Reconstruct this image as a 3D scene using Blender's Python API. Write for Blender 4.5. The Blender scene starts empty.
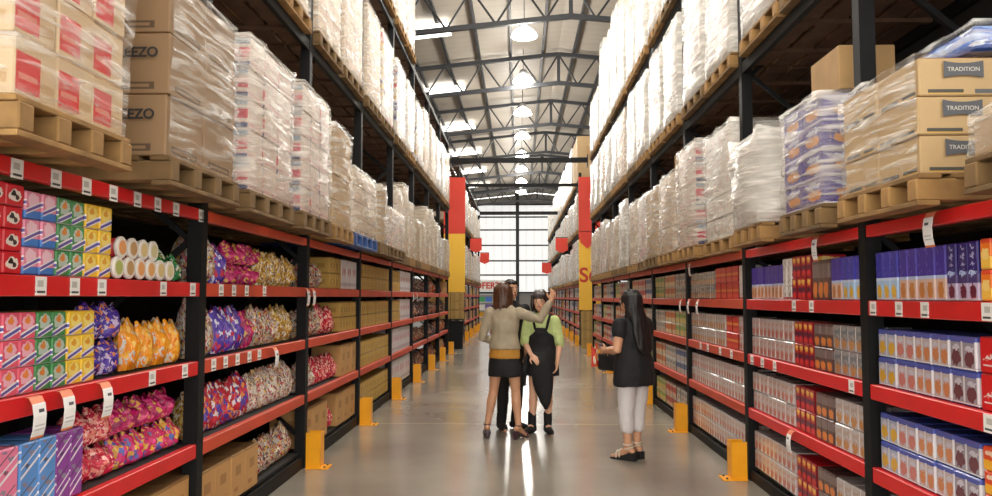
import bpy, bmesh, math, random, zlib
from mathutils import Vector, Matrix

# ------------------------------------------------------------------ camera, world, exposure
SC = bpy.context.scene
COL = SC.collection
F = 800.0                                   # focal length in pixels of the 992 px wide frame
EYE = 1.55
pitch = math.atan(49 / F)
yaw = math.atan(23 / F * math.cos(pitch))
cam_d = bpy.data.cameras.new('camera')
cam_d.sensor_width = 36.0
cam_d.lens = F / 992 * 36.0
cam_d.clip_end = 300
cam = bpy.data.objects.new('camera', cam_d)
COL.objects.link(cam)
cam.location = (0, 0, EYE)
cam.rotation_euler = (math.pi / 2 + pitch, 0, yaw)
SC.camera = cam

world = bpy.data.worlds.new('daylight')
SC.world = world
world.use_nodes = True
bg = world.node_tree.nodes['Background']
bg.inputs['Color'].default_value = (1.0, 0.97, 0.92, 1)
bg.inputs['Strength'].default_value = 4.2
SC.view_settings.view_transform = 'Standard'
SC.view_settings.look = 'None'
SC.view_settings.gamma = 1
SC.view_settings.use_curve_mapping = False
SC.view_settings.exposure = 0.0
SC.cycles.use_denoising = True
SC.cycles.max_bounces = 8
SC.cycles.transparent_max_bounces = 12
SC.cycles.sample_clamp_indirect = 6.0
LAMP_W = 260.0                              # each high-bay lamp
SKYLIGHT = 3.5
BACKWIN = .86

R = random.Random(7)
PI = math.pi

# ------------------------------------------------------------------ materials
def srgb(h):
    h = h.lstrip('#')
    v = [int(h[i:i + 2], 16) / 255 for i in (0, 2, 4)]
    return tuple((x / 12.92 if x <= .04045 else ((x + .055) / 1.055) ** 2.4) for x in v) + (1.0,)

def newmat(name):
    m = bpy.data.materials.new(name)
    m.use_nodes = True
    nt = m.node_tree
    return m, nt, nt.nodes['Principled BSDF']

MATS = {}
def simple(name, col, rough=.5, metal=0., var=0., scale=8., spec=.5, bump=0.):
    if name in MATS: return MATS[name]
    m, nt, b = newmat(name)
    c = srgb(col)
    b.inputs['Base Color'].default_value = c
    b.inputs['Roughness'].default_value = rough
    b.inputs['Metallic'].default_value = metal
    b.inputs['Specular IOR Level'].default_value = spec
    if var or bump:
        tc = nt.nodes.new('ShaderNodeTexCoord')
        n = nt.nodes.new('ShaderNodeTexNoise'); n.inputs['Scale'].default_value = scale; n.inputs['Detail'].default_value = 5
        nt.links.new(tc.outputs['Object'], n.inputs['Vector'])
        if var:
            r = nt.nodes.new('ShaderNodeValToRGB')
            r.color_ramp.elements[0].position = .3; r.color_ramp.elements[1].position = .7
            r.color_ramp.elements[0].color = tuple(x * (1 - var) for x in c[:3]) + (1,)
            r.color_ramp.elements[1].color = tuple(min(1, x * (1 + var)) for x in c[:3]) + (1,)
            nt.links.new(n.outputs['Fac'], r.inputs['Fac'])
            nt.links.new(r.outputs['Color'], b.inputs['Base Color'])
        if bump:
            bp = nt.nodes.new('ShaderNodeBump'); bp.inputs['Strength'].default_value = bump; bp.inputs['Distance'].default_value = .01
            nt.links.new(n.outputs['Fac'], bp.inputs['Height']); nt.links.new(bp.outputs['Normal'], b.inputs['Normal'])
    MATS[name] = m
    return m

def mth(nt, op, a, b=None, c=None):
    n = nt.nodes.new('ShaderNodeMath'); n.operation = op
    for i, x in enumerate((a, b, c)):
        if x is None: continue
        if isinstance(x, (int, float)): n.inputs[i].default_value = x
        else: nt.links.new(x, n.inputs[i])
    return n.outputs[0]

def mixc(nt, fac, a, b):
    n = nt.nodes.new('ShaderNodeMix'); n.data_type = 'RGBA'
    if isinstance(fac, (int, float)): n.inputs[0].default_value = fac
    else: nt.links.new(fac, n.inputs[0])
    for i, x in ((6, a), (7, b)):
        if isinstance(x, tuple): n.inputs[i].default_value = x
        else: nt.links.new(x, n.inputs[i])
    return n.outputs[2]

def printed(name, base, shapes=(), rep=(1, 1), rough=.4, top=None, gloss_film=False, noise=.08, ends=()):
    """A printed carton face: rectangles, ellipses and speckles on a base colour. u runs along the face, v runs up."""
    if name in MATS: return MATS[name]
    m, nt, b = newmat(name)
    tc = nt.nodes.new('ShaderNodeTexCoord')
    s = nt.nodes.new('ShaderNodeSeparateXYZ'); nt.links.new(tc.outputs['Generated'], s.inputs[0])
    sn = nt.nodes.new('ShaderNodeSeparateXYZ'); nt.links.new(tc.outputs['Normal'], sn.inputs[0])
    ny = mth(nt, 'GREATER_THAN', mth(nt, 'ABSOLUTE', sn.outputs[1]), .6)
    nz = mth(nt, 'GREATER_THAN', mth(nt, 'ABSOLUTE', sn.outputs[2]), .7)
    u = mth(nt, 'ADD', mth(nt, 'MULTIPLY', s.outputs[0], ny), mth(nt, 'MULTIPLY', s.outputs[1], mth(nt, 'SUBTRACT', 1, ny)))
    v = s.outputs[2]
    nd = nt.nodes.new('ShaderNodeTexNoise'); nd.inputs['Scale'].default_value = 45
    nt.links.new(tc.outputs['Object'], nd.inputs['Vector'])
    if rep[0] != 1: u = mth(nt, 'FRACT', mth(nt, 'MULTIPLY', u, rep[0] * .9999))
    if rep[1] != 1: v = mth(nt, 'FRACT', mth(nt, 'MULTIPLY', v, rep[1] * .9999))
    sd = nt.nodes.new('ShaderNodeSeparateColor'); nt.links.new(nd.outputs['Color'], sd.inputs[0])
    ue = mth(nt, 'ADD', u, mth(nt, 'MULTIPLY', mth(nt, 'SUBTRACT', sd.outputs[0], .5), .3))
    ve = mth(nt, 'ADD', v, mth(nt, 'MULTIPLY', mth(nt, 'SUBTRACT', sd.outputs[1], .5), .3))
    col = srgb(base)
    nz_t = nt.nodes.new('ShaderNodeTexNoise'); nz_t.inputs['Scale'].default_value = 14
    nt.links.new(tc.outputs['Object'], nz_t.inputs['Vector'])
    for sh in list(shapes) + [('END',) + tuple(x) for x in ends]:
        end = sh[0] == 'END'
        if end: sh = sh[1:]
        if sh[0] == 'r':
            _, u0, u1, v0, v1, c = sh
            mask = mth(nt, 'MULTIPLY', mth(nt, 'COMPARE', u, (u0 + u1) / 2, (u1 - u0) / 2), mth(nt, 'COMPARE', v, (v0 + v1) / 2, (v1 - v0) / 2))
        elif sh[0] == 'd':     # slanted band
            _, k, v0, v1, c = sh
            mask = mth(nt, 'COMPARE', mth(nt, 'ADD', v, mth(nt, 'MULTIPLY', u, k)), (v0 + v1) / 2, (v1 - v0) / 2)
        elif sh[0] == 'e':
            _, cu, cv, ru, rv, c = sh
            a = mth(nt, 'DIVIDE', mth(nt, 'SUBTRACT', ue, cu), ru); d = mth(nt, 'DIVIDE', mth(nt, 'SUBTRACT', ve, cv), rv)
            mask = mth(nt, 'LESS_THAN', mth(nt, 'ADD', mth(nt, 'MULTIPLY', a, a), mth(nt, 'MULTIPLY', d, d)), 1)
        else:                  # speckle inside a v range
            _, sc_, v0, v1, c, thr = sh
            vo = nt.nodes.new('ShaderNodeTexVoronoi'); vo.inputs['Scale'].default_value = sc_
            cb = nt.nodes.new('ShaderNodeCombineXYZ'); nt.links.new(u, cb.inputs[0]); nt.links.new(v, cb.inputs[1])
            nt.links.new(cb.outputs[0], vo.inputs['Vector'])
            mask = mth(nt, 'MULTIPLY', mth(nt, 'LESS_THAN', vo.outputs['Distance'], thr), mth(nt, 'COMPARE', v, (v0 + v1) / 2, (v1 - v0) / 2))
        if end: mask = mth(nt, 'MULTIPLY', mask, ny)
        col = mixc(nt, mask, col, srgb(sh[-1] if sh[0] != 's' else sh[4]))
    if top: col = mixc(nt, nz, col, srgb(top))
    if noise:
        col = mixc(nt, mth(nt, 'MULTIPLY', nz_t.outputs['Fac'], noise), col, (0.02, 0.015, 0.01, 1))
    if isinstance(col, tuple): b.inputs['Base Color'].default_value = col
    else: nt.links.new(col, b.inputs['Base Color'])
    b.inputs['Roughness'].default_value = rough
    if gloss_film:
        b.inputs['Coat Weight'].default_value = .6; b.inputs['Coat Roughness'].default_value = .2
        bp = nt.nodes.new('ShaderNodeBump'); bp.inputs['Strength'].default_value = .35; bp.inputs['Distance'].default_value = .01
        nt.links.new(nz_t.outputs['Fac'], bp.inputs['Height']); nt.links.new(bp.outputs['Normal'], b.inputs['Coat Normal'])
    MATS[name] = m
    return m

def candy(name, base, accents, scale=9., cover=.6, rough=.22):
    """Plastic pouch printed with many little coloured shapes."""
    if name in MATS: return MATS[name]
    m, nt, b = newmat(name)
    tc = nt.nodes.new('ShaderNodeTexCoord')
    vo = nt.nodes.new('ShaderNodeTexVoronoi'); vo.inputs['Scale'].default_value = scale
    oi = nt.nodes.new('ShaderNodeObjectInfo')
    ad = nt.nodes.new('ShaderNodeVectorMath'); ad.operation = 'ADD'
    nt.links.new(tc.outputs['Generated'], ad.inputs[0]); nt.links.new(oi.outputs['Random'], ad.inputs[1])
    dn = nt.nodes.new('ShaderNodeTexNoise'); dn.inputs['Scale'].default_value = 9; nt.links.new(ad.outputs[0], dn.inputs['Vector'])
    ms = nt.nodes.new('ShaderNodeVectorMath'); ms.operation = 'MULTIPLY_ADD'; ms.inputs[1].default_value = (.22, .22, .22)
    nt.links.new(dn.outputs['Color'], ms.inputs[0]); nt.links.new(ad.outputs[0], ms.inputs[2])
    nt.links.new(ms.outputs[0], vo.inputs['Vector'])
    sp = nt.nodes.new('ShaderNodeSeparateColor'); nt.links.new(vo.outputs['Color'], sp.inputs[0])
    rp = nt.nodes.new('ShaderNodeValToRGB'); rp.color_ramp.interpolation = 'CONSTANT'
    cols = [srgb(x) for x in accents]
    els = rp.color_ramp.elements
    els[0].color = cols[0]; els[1].position = 1.0; els[1].color = cols[-1]
    for i, c in enumerate(cols[1:], 1):
        e = els.new(i / len(cols)); e.color = c
    nt.links.new(sp.outputs[0], rp.inputs['Fac'])
    mask = mth(nt, 'LESS_THAN', sp.outputs[1], cover)
    c = mixc(nt, mask, srgb(base), rp.outputs['Color'])
    nt.links.new(c, b.inputs['Base Color'])
    b.inputs['Roughness'].default_value = rough
    n = nt.nodes.new('ShaderNodeTexNoise'); n.inputs['Scale'].default_value = 7; n.inputs['Detail'].default_value = 3
    nt.links.new(ad.outputs[0], n.inputs['Vector'])
    bp = nt.nodes.new('ShaderNodeBump'); bp.inputs['Strength'].default_value = .6; bp.inputs['Distance'].default_value = .03
    nt.links.new(n.outputs['Fac'], bp.inputs['Height']); nt.links.new(bp.outputs['Normal'], b.inputs['Normal'])
    MATS[name] = m
    return m

def wrap_mat(name, lo, hi, tint='#f4f1ea', ang=.5):
    """Stretch film: clear plastic with milky streaks where it is creased and layered."""
    m, nt, b = newmat(name)
    tc = nt.nodes.new('ShaderNodeTexCoord')
    oi = nt.nodes.new('ShaderNodeObjectInfo')
    mp = nt.nodes.new('ShaderNodeMapping'); mp.inputs['Rotation'].default_value = (ang, 0, 0); mp.inputs['Scale'].default_value = (2.0, 2.0, 17.0)
    ad = nt.nodes.new('ShaderNodeVectorMath'); ad.operation = 'ADD'
    nt.links.new(tc.outputs['Object'], ad.inputs[0]); nt.links.new(oi.outputs['Random'], ad.inputs[1])
    nt.links.new(ad.outputs[0], mp.inputs['Vector'])
    n = nt.nodes.new('ShaderNodeTexNoise'); n.inputs['Scale'].default_value = 1.6; n.inputs['Detail'].default_value = 6; n.inputs['Distortion'].default_value = .6
    nt.links.new(mp.outputs[0], n.inputs['Vector'])
    rp = nt.nodes.new('ShaderNodeMapRange'); rp.inputs[1].default_value = .44; rp.inputs[2].default_value = .66
    rp.inputs[3].default_value = lo; rp.inputs[4].default_value = hi
    nt.links.new(n.outputs['Fac'], rp.inputs[0])
    b.inputs['Base Color'].default_value = srgb(tint)
    b.inputs['Roughness'].default_value = .22
    b.inputs['Specular IOR Level'].default_value = .7
    bp = nt.nodes.new('ShaderNodeBump'); bp.inputs['Strength'].default_value = .8; bp.inputs['Distance'].default_value = .03
    nt.links.new(n.outputs['Fac'], bp.inputs['Height']); nt.links.new(bp.outputs['Normal'], b.inputs['Normal'])
    tr = nt.nodes.new('ShaderNodeBsdfTransparent')
    mx = nt.nodes.new('ShaderNodeMixShader')
    nt.links.new(rp.outputs[0], mx.inputs[0]); nt.links.new(tr.outputs[0], mx.inputs[1]); nt.links.new(b.outputs[0], mx.inputs[2])
    nt.links.new(mx.outputs[0], nt.nodes['Material Output'].inputs['Surface'])
    return m

def emit(name, col, st, body='#ffffff'):
    m, nt, b = newmat(name)
    b.inputs['Base Color'].default_value = srgb(body)
    b.inputs['Emission Color'].default_value = srgb(col)
    b.inputs['Emission Strength'].default_value = st
    return m

# ------------------------------------------------------------------ mesh helpers
class MB:
    def __init__(s): s.v = []; s.f = []
    def add(s, vs, fs):
        o = len(s.v); s.v += [tuple(p) for p in vs]; s.f += [tuple(i + o for i in f) for f in fs]; return s
    def box(s, x0, x1, y0, y1, z0, z1):
        return s.add([(x0, y0, z0), (x1, y0, z0), (x1, y1, z0), (x0, y1, z0), (x0, y0, z1), (x1, y0, z1), (x1, y1, z1), (x0, y1, z1)],
                     [(0, 3, 2, 1), (4, 5, 6, 7), (0, 1, 5, 4), (1, 2, 6, 5), (2, 3, 7, 6), (3, 0, 4, 7)])
    def bar(s, a, b, w, h=None, n=4):
        """square (n=4) or round bar between two points"""
        h = h or w; a, b = Vector(a), Vector(b); d = (b - a).normalized()
        up = Vector((0, 0, 1)) if abs(d.z) < .95 else Vector((0, 1, 0))
        l = d.cross(up).normalized(); u = l.cross(d)
        ring = []
        for k in range(n):
            t = 2 * PI * (k + .5) / n; q = 1 / math.cos(PI / n) if n == 4 else 1
            ring.append((math.cos(t) * w / 2 * q, math.sin(t) * h / 2 * q))
        vs = [p + l * x + u * y for p in (a, b) for x, y in ring]
        return s.add(vs, [tuple(range(n))[::-1], tuple(range(n, 2 * n))] + [(k, (k + 1) % n, n + (k + 1) % n, n + k) for k in range(n)])
    def loft(s, rings):
        n = len(rings[0]); vs = [p for r in rings for p in r]; fs = [tuple(range(n))[::-1], tuple(range((len(rings) - 1) * n, len(rings) * n))]
        for i in range(len(rings) - 1):
            fs += [(i * n + k, i * n + (k + 1) % n, (i + 1) * n + (k + 1) % n, (i + 1) * n + k) for k in range(n)]
        return s.add(vs, fs)
    def ball(s, c, rx, ry=None, rz=None, axes=None, n=14, m=9):
        ry = ry or rx; rz = rz or rx; c = Vector(c)
        ax = axes or (Vector((1, 0, 0)), Vector((0, 1, 0)), Vector((0, 0, 1)))
        vs = [c - ax[2] * rz]
        for i in range(1, m):
            t = -PI / 2 + PI * i / m
            for k in range(n):
                a = 2 * PI * k / n
                vs.append(c + ax[0] * (rx * math.cos(t) * math.cos(a)) + ax[1] * (ry * math.cos(t) * math.sin(a)) + ax[2] * (rz * math.sin(t)))
        vs.append(c + ax[2] * rz); L = len(vs) - 1
        fs = [(0, 1 + (k + 1) % n, 1 + k) for k in range(n)]
        for i in range(m - 2):
            o = 1 + i * n
            fs += [(o + k, o + (k + 1) % n, o + n + (k + 1) % n, o + n + k) for k in range(n)]
        o = 1 + (m - 2) * n
        fs += [(o + k, o + (k + 1) % n, L) for k in range(n)]
        return s.add(vs, fs)
    def tube(s, pts, rads, n=12, balls=True):
        pts = [Vector(p) for p in pts]; rings = []
        prev = None
        for i, p in enumerate(pts):
            d = (pts[min(i + 1, len(pts) - 1)] - pts[max(i - 1, 0)]).normalized()
            if prev is None:
                up = Vector((0, 1, 0)) if abs(d.y) < .9 else Vector((1, 0, 0)); l = d.cross(up).normalized()
            else: l = (prev - d * prev.dot(d)).normalized()
            prev = l; u = d.cross(l)
            rings.append([p + l * math.cos(2 * PI * k / n) * rads[i] + u * math.sin(2 * PI * k / n) * rads[i] for k in range(n)])
        s.loft(rings)
        if balls:
            s.ball(pts[0], rads[0]); s.ball(pts[-1], rads[-1])
        return s
    def lathe(s, prof, c=(0, 0, 0), axis='z', n=20):
        c = Vector(c); rings = []
        for r, h in prof:
            ring = []
            for k in range(n):
                a = 2 * PI * k / n; x, y = r * math.cos(a), r * math.sin(a)
                ring.append(c + (Vector((x, y, h)) if axis == 'z' else Vector((h, x, y)) if axis == 'x' else Vector((y, h, x))))
            rings.append(ring)
        return s.loft(rings)
    def mesh(s, name, mat=None, smooth=False, bevel=0, segs=2):
        me = bpy.data.meshes.new(name); me.from_pydata(s.v, [], s.f); me.validate()
        bm = bmesh.new(); bm.from_mesh(me)
        bmesh.ops.recalc_face_normals(bm, faces=bm.faces)
        if bevel:
            bmesh.ops.bevel(bm, geom=list(bm.edges), offset=bevel, segments=segs, profile=.5, affect='EDGES', clamp_overlap=True)
        bm.to_mesh(me); bm.free()
        if mat: me.materials.append(mat)
        if smooth: me.polygons.foreach_set('use_smooth', [True] * len(me.polygons))
        return me

def obj(name, me, parent=None, loc=(0, 0, 0), rot=(0, 0, 0)):
    o = bpy.data.objects.new(name, me); COL.objects.link(o)
    o.location = loc; o.rotation_euler = rot
    if parent: o.parent = parent
    return o
USED = {}
def tag(o, label, cat, group=None):
    o['label'] = label; o['category'] = cat
    if group: o['group'] = group
    USED[label] = USED.get(label, 0) + 1
    return o
def thing(name, label, cat, loc=(0, 0, 0), rz=0, group=None):
    o = obj(name, None, None, loc, (0, 0, rz)); o.empty_display_size = .1
    return tag(o, label, cat, group)
def struct(name, mb_or_me, mat=None, loc=(0, 0, 0)):
    me = mb_or_me.mesh(name, mat) if isinstance(mb_or_me, MB) else mb_or_me
    o = obj(name, me, None, loc); o['kind'] = 'structure'; return o

BOXES = {}
def boxmesh(w, d, h, mat, bevel=.004):
    """base-centred box: d along X, w along Y, h up"""
    k = (round(w, 3), round(d, 3), round(h, 3), mat.name, bevel)
    if k not in BOXES:
        BOXES[k] = MB().box(-d / 2, d / 2, -w / 2, w / 2, 0, h).mesh('box', mat, bevel=bevel, segs=1)
    return BOXES[k]

def remesh(name, mb, voxel, mat, parent, smooth=4, loc=(0, 0, 0), amp=0., freq=(9, 9, 9)):
    me = mb.mesh(name + '_src'); t = obj('temporary', me)
    r = t.modifiers.new('r', 'REMESH'); r.mode = 'VOXEL'; r.voxel_size = voxel; r.use_smooth_shade = True
    s = t.modifiers.new('s', 'SMOOTH'); s.factor = .5; s.iterations = smooth
    dg = bpy.context.evaluated_depsgraph_get(); dg.update()
    out = bpy.data.meshes.new_from_object(t.evaluated_get(dg)); out.name = name
    bpy.data.objects.remove(t); bpy.data.meshes.remove(me)
    out.materials.clear(); out.materials.append(mat)
    if amp:
        from mathutils import noise
        nrm = [v.normal.copy() for v in out.vertices]
        for v, n in zip(out.vertices, nrm):
            c = v.co
            q = Vector((c.x * freq[0], c.y * freq[1], c.z * freq[2]))
            v.co = c + n * (amp * (noise.noise(q) + .5 * noise.noise(q * 2.3)))
    out.polygons.foreach_set('use_smooth', [True] * len(out.polygons))
    return obj(name, out, parent, loc)

def textmesh(body, size, mat, depth=.001, bold=0.):
    cu = bpy.data.curves.new('lettering', 'FONT'); cu.body = body; cu.size = size; cu.extrude = depth; cu.offset = bold
    cu.align_x = 'CENTER'; cu.align_y = 'CENTER'
    o = bpy.data.objects.new('temporary', cu); COL.objects.link(o)
    me = bpy.data.meshes.new_from_object(o); bpy.data.objects.remove(o)
    me.materials.clear(); me.materials.append(mat)
    return me

# ------------------------------------------------------------------ shared materials
M_black = simple('black painted steel', '#0e0e0f', .6, var=.2, spec=.25)
M_black2 = simple('dark shelf panel', '#161412', .7)
M_red = simple('red rail strip', '#d01c1e', .38, var=.06)
M_orange = simple('orange red rail', '#c44427', .5, var=.12, scale=3)
M_yellow = simple('yellow guard paint', '#f3a60c', .4, var=.05)
M_white = simple('white paper', '#ecebea', .6)
M_steel = simple('roof truss steel', '#2e3034', .55)
M_wood = simple('pallet wood', '#8f6d40', .85, var=.4, scale=5, bump=.2)
M_wood2 = simple('pallet wood dull', '#6f5634', .85, var=.4, scale=5, bump=.2)
M_deckwood = simple('dark deck boards', '#59402e', .85, var=.3, scale=5)
M_blue = simple('blue plastic', '#2b4d86', .5)
M_kraft = simple('kraft board', '#ae8a5a', .7, var=.1, scale=6)

# ------------------------------------------------------------------ building shell
def floor_mat():
    m, nt, b = newmat('polished concrete')
    tc = nt.nodes.new('ShaderNodeTexCoord')
    n1 = nt.nodes.new('ShaderNodeTexNoise'); n1.inputs['Scale'].default_value = .55; n1.inputs['Detail'].default_value = 6
    n2 = nt.nodes.new('ShaderNodeTexNoise'); n2.inputs['Scale'].default_value = 30; n2.inputs['Detail'].default_value = 4
    for n in (n1, n2): nt.links.new(tc.outputs['Object'], n.inputs['Vector'])
    r = nt.nodes.new('ShaderNodeValToRGB')
    r.color_ramp.elements[0].position = .3; r.color_ramp.elements[0].color = srgb('#837d72')
    r.color_ramp.elements[1].position = .7; r.color_ramp.elements[1].color = srgb('#a39c8f')
    nt.links.new(n1.outputs['Fac'], r.inputs['Fac'])
    c = mixc(nt, mth(nt, 'MULTIPLY', n2.outputs['Fac'], .2), r.outputs['Color'], srgb('#6b655c'))
    s = nt.nodes.new('ShaderNodeSeparateXYZ'); nt.links.new(tc.outputs['Object'], s.inputs[0])
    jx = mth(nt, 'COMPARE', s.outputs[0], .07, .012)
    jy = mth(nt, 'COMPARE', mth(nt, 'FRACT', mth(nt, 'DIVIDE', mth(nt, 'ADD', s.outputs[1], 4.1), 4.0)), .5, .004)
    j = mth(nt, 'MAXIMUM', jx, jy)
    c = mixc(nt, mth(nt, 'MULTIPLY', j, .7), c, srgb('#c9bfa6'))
    nt.links.new(c, b.inputs['Base Color'])
    rr = nt.nodes.new('ShaderNodeMapRange'); rr.inputs[3].default_value = .13; rr.inputs[4].default_value = .26
    nt.links.new(n1.outputs['Fac'], rr.inputs[0]); nt.links.new(rr.outputs[0], b.inputs['Roughness'])
    b.inputs['Specular IOR Level'].default_value = .75
    bp = nt.nodes.new('ShaderNodeBump'); bp.inputs['Strength'].default_value = .05; bp.inputs['Distance'].default_value = .02
    n3 = nt.nodes.new('ShaderNodeTexNoise'); n3.inputs['Scale'].default_value = 2.2; nt.links.new(tc.outputs['Object'], n3.inputs['Vector'])
    nt.links.new(n3.outputs['Fac'], bp.inputs['Height']); nt.links.new(bp.outputs['Normal'], b.inputs['Normal'])
    return m
YB = 62.0
HALF = 15.0
RX, RH, SL = 1.3, 9.65, .10                    # ridge position, ridge height, roof slope
roof_z = lambda x: RH - SL * abs(x - RX)
struct('floor', MB().box(-HALF, HALF, -7, YB, -.2, 0), floor_mat())

def roof_mat():
    m, nt, b = newmat('roof sheeting')
    tc = nt.nodes.new('ShaderNodeTexCoord'); s = nt.nodes.new('ShaderNodeSeparateXYZ'); nt.links.new(tc.outputs['Object'], s.inputs[0])
    w = mth(nt, 'GREATER_THAN', mth(nt, 'FRACT', mth(nt, 'MULTIPLY', s.outputs[1], 2.2)), .86)
    n = nt.nodes.new('ShaderNodeTexNoise'); n.inputs['Scale'].default_value = .8; nt.links.new(tc.outputs['Object'], n.inputs['Vector'])
    c = mixc(nt, n.outputs['Fac'], srgb('#a69d90'), srgb('#b8afa2'))
    c = mixc(nt, mth(nt, 'MULTIPLY', w, .22), c, srgb('#8b8176'))
    nt.links.new(c, b.inputs['Base Color']); b.inputs['Roughness'].default_value = .6
    return m
mb = MB()
for x0, x1 in ((-HALF, RX), (RX, HALF)):
    z0, z1 = roof_z(x0), roof_z(x1)
    mb.add([(x0, -7, z0), (x1, -7, z1), (x1, YB, z1), (x0, YB, z0), (x0, -7, z0 + .12), (x1, -7, z1 + .12), (x1, YB, z1 + .12), (x0, YB, z0 + .12)],
           [(0, 1, 2, 3), (4, 7, 6, 5), (0, 4, 5, 1), (1, 5, 6, 2), (2, 6, 7, 3), (3, 7, 4, 0)])
struct('ceiling', mb, roof_mat())
M_wall = simple('painted wall', '#b9b4aa', .7, var=.05)
struct('wall_left', MB().box(-HALF - .2, -HALF, -7, YB, 0, 8.1), M_wall)
struct('wall_right', MB().box(HALF, HALF + .2, -7, YB, 0, 8.3), M_wall)
# end wall: sheeting with translucent panels between steel girts
mb = MB().add([(-HALF, YB, 0), (HALF, YB, 0), (HALF, YB, 8.2), (RX, YB, 9.6), (-HALF, YB, 8.0),
               (-HALF, YB + .2, 0), (HALF, YB + .2, 0), (HALF, YB + .2, 8.2), (RX, YB + .2, 9.6), (-HALF, YB + .2, 8.0)],
              [(0, 1, 2, 3, 4), (9, 8, 7, 6, 5), (0, 5, 6, 1), (1, 6, 7, 2), (2, 7, 8, 3), (3, 8, 9, 4), (4, 9, 5, 0)])
struct('wall_back', mb, simple('end wall sheeting', '#a9a6a2', .6, var=.06, scale=1))
def pane_mat():
    m, nt, b = newmat('translucent daylight panel')
    tc = nt.nodes.new('ShaderNodeTexCoord'); s = nt.nodes.new('ShaderNodeSeparateXYZ'); nt.links.new(tc.outputs['Object'], s.inputs[0])
    w = mth(nt, 'FRACT', mth(nt, 'MULTIPLY', s.outputs[0], 1.6))
    c = mixc(nt, mth(nt, 'GREATER_THAN', w, .82), srgb('#f5f4f1'), srgb('#dcdcda'))
    nt.links.new(c, b.inputs['Emission Color']); b.inputs['Emission Strength'].default_value = BACKWIN
    b.inputs['Base Color'].default_value = srgb('#cfcfcc')
    return m
M_pane = pane_mat()
k = 1
girts = [1.9, 3.25, 4.35, 5.55, 6.75, 7.75, 8.72]
for i in range(len(girts) - 1):
    for xa, xb in ((-9.6, -5.0), (-4.9, -.2), (-.02, 4.6), (4.7, 9.3)) if i < 5 else ((-4.8, -.2), (-.02, 4.6)):
        struct('window_%d' % k, MB().box(xa, xb, YB - .05, YB - .005, girts[i] + .06, girts[i + 1] - .06), M_pane); k += 1
for i, z in enumerate(girts):
    struct('trim_%d' % (i + 1), MB().box(*((-HALF + .01, HALF - .01) if z < 8 else (-5.2, 6.6)), YB - .14, YB - .06, z - .05, z + .05), M_steel)
for i, x in enumerate((-9.7, -4.95, -.11, 4.65, 9.4)):
    struct('trim_%d' % (i + 10), MB().box(x - .13, x + .13, YB - .42, YB - .16, 0, roof_z(x) - .02), M_steel)

# roof purlins
for i in range(-11, 12):
    x = RX + i * 1.02 + .5
    z = roof_z(x)
    o = obj('roof_purlin', MB().box(-.035, .035, -6.9 + 18, YB - .45, -.15, -.012).mesh('roof_purlin', M_steel), None, (x, 0, z))
    side = 'left' if i < 0 else 'right'
    n = (-i if i < 0 else i + 1)
    ORD = 'zeroth first second third fourth fifth sixth seventh eighth ninth tenth eleventh twelfth thirteenth fourteenth fifteenth sixteenth seventeenth eighteenth nineteenth twentieth'.split()
    tag(o, 'steel roof purlin running along the hall, %s %s of the ridge' % (ORD[n], side), 'roof purlin', 'roof purlins')
# skylight strips
M_sky = emit('skylight', '#fbfbf6', SKYLIGHT)
sk = 1
for Y in (22.3, 28.8, 35.2, 41.5, 47.7, 53.9):
    x0, x1 = -6.4, -1.95
    z0, z1 = roof_z(x0) - .17, roof_z(x1) - .17
    mb = MB().add([(x0, Y - .55, z0), (x1, Y - .55, z1), (x1, Y + .55, z1), (x0, Y + .55, z0), (x0, Y - .55, z0 + .012), (x1, Y - .55, z1 + .012), (x1, Y + .55, z1 + .012), (x0, Y + .55, z0 + .012)],
                  [(0, 1, 2, 3), (4, 7, 6, 5), (0, 4, 5, 1), (1, 5, 6, 2), (2, 6, 7, 3), (3, 7, 4, 0)])
    struct('window_%d' % (100 + sk), mb, M_sky); sk += 1

# trusses
TX0, TX1, TD = -13.6, 14.4, .95
for ti, Y in enumerate((19.5, 25.7, 31.9, 38.1, 44.3, 50.5, 56.7)):
    t = thing('roof_truss', 'grey steel lattice roof truss spanning the aisle, %s from the entrance end' % ORD[ti + 1], 'truss', (0, Y, 0), 0, 'roof trusses')
    zt = lambda x: roof_z(x) - .2
    obj('top_chord', MB().bar((TX0, 0, zt(TX0)), (RX, 0, zt(RX)), .12).bar((RX, 0, zt(RX)), (TX1, 0, zt(TX1)), .12).mesh('top_chord', M_steel), t)
    obj('bottom_chord', MB().bar((TX0, 0, zt(TX0) - TD), (RX, 0, zt(RX) - TD), .12).bar((RX, 0, zt(RX) - TD), (TX1, 0, zt(TX1) - TD), .12).mesh('bottom_chord', M_steel), t)
    obj('king_post', MB().bar((RX, 0, zt(RX) - TD), (RX, 0, zt(RX)), .1).mesh('king_post', M_steel), t)
    xs = [RX + (j * .62) for j in range(-22, 22)]
    for j in range(-22, 21):
        a, b2 = RX + j * .62, RX + (j + 1) * .62
        if a < TX0 or b2 > TX1: continue
        za, zb = (zt(a) - TD, zt(b2)) if j % 2 else (zt(a), zt(b2) - TD)
        obj('web_member', MB().bar((a, 0, za), (b2, 0, zb), .055, .055, 6).mesh('web_member', M_steel), t)

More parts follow.
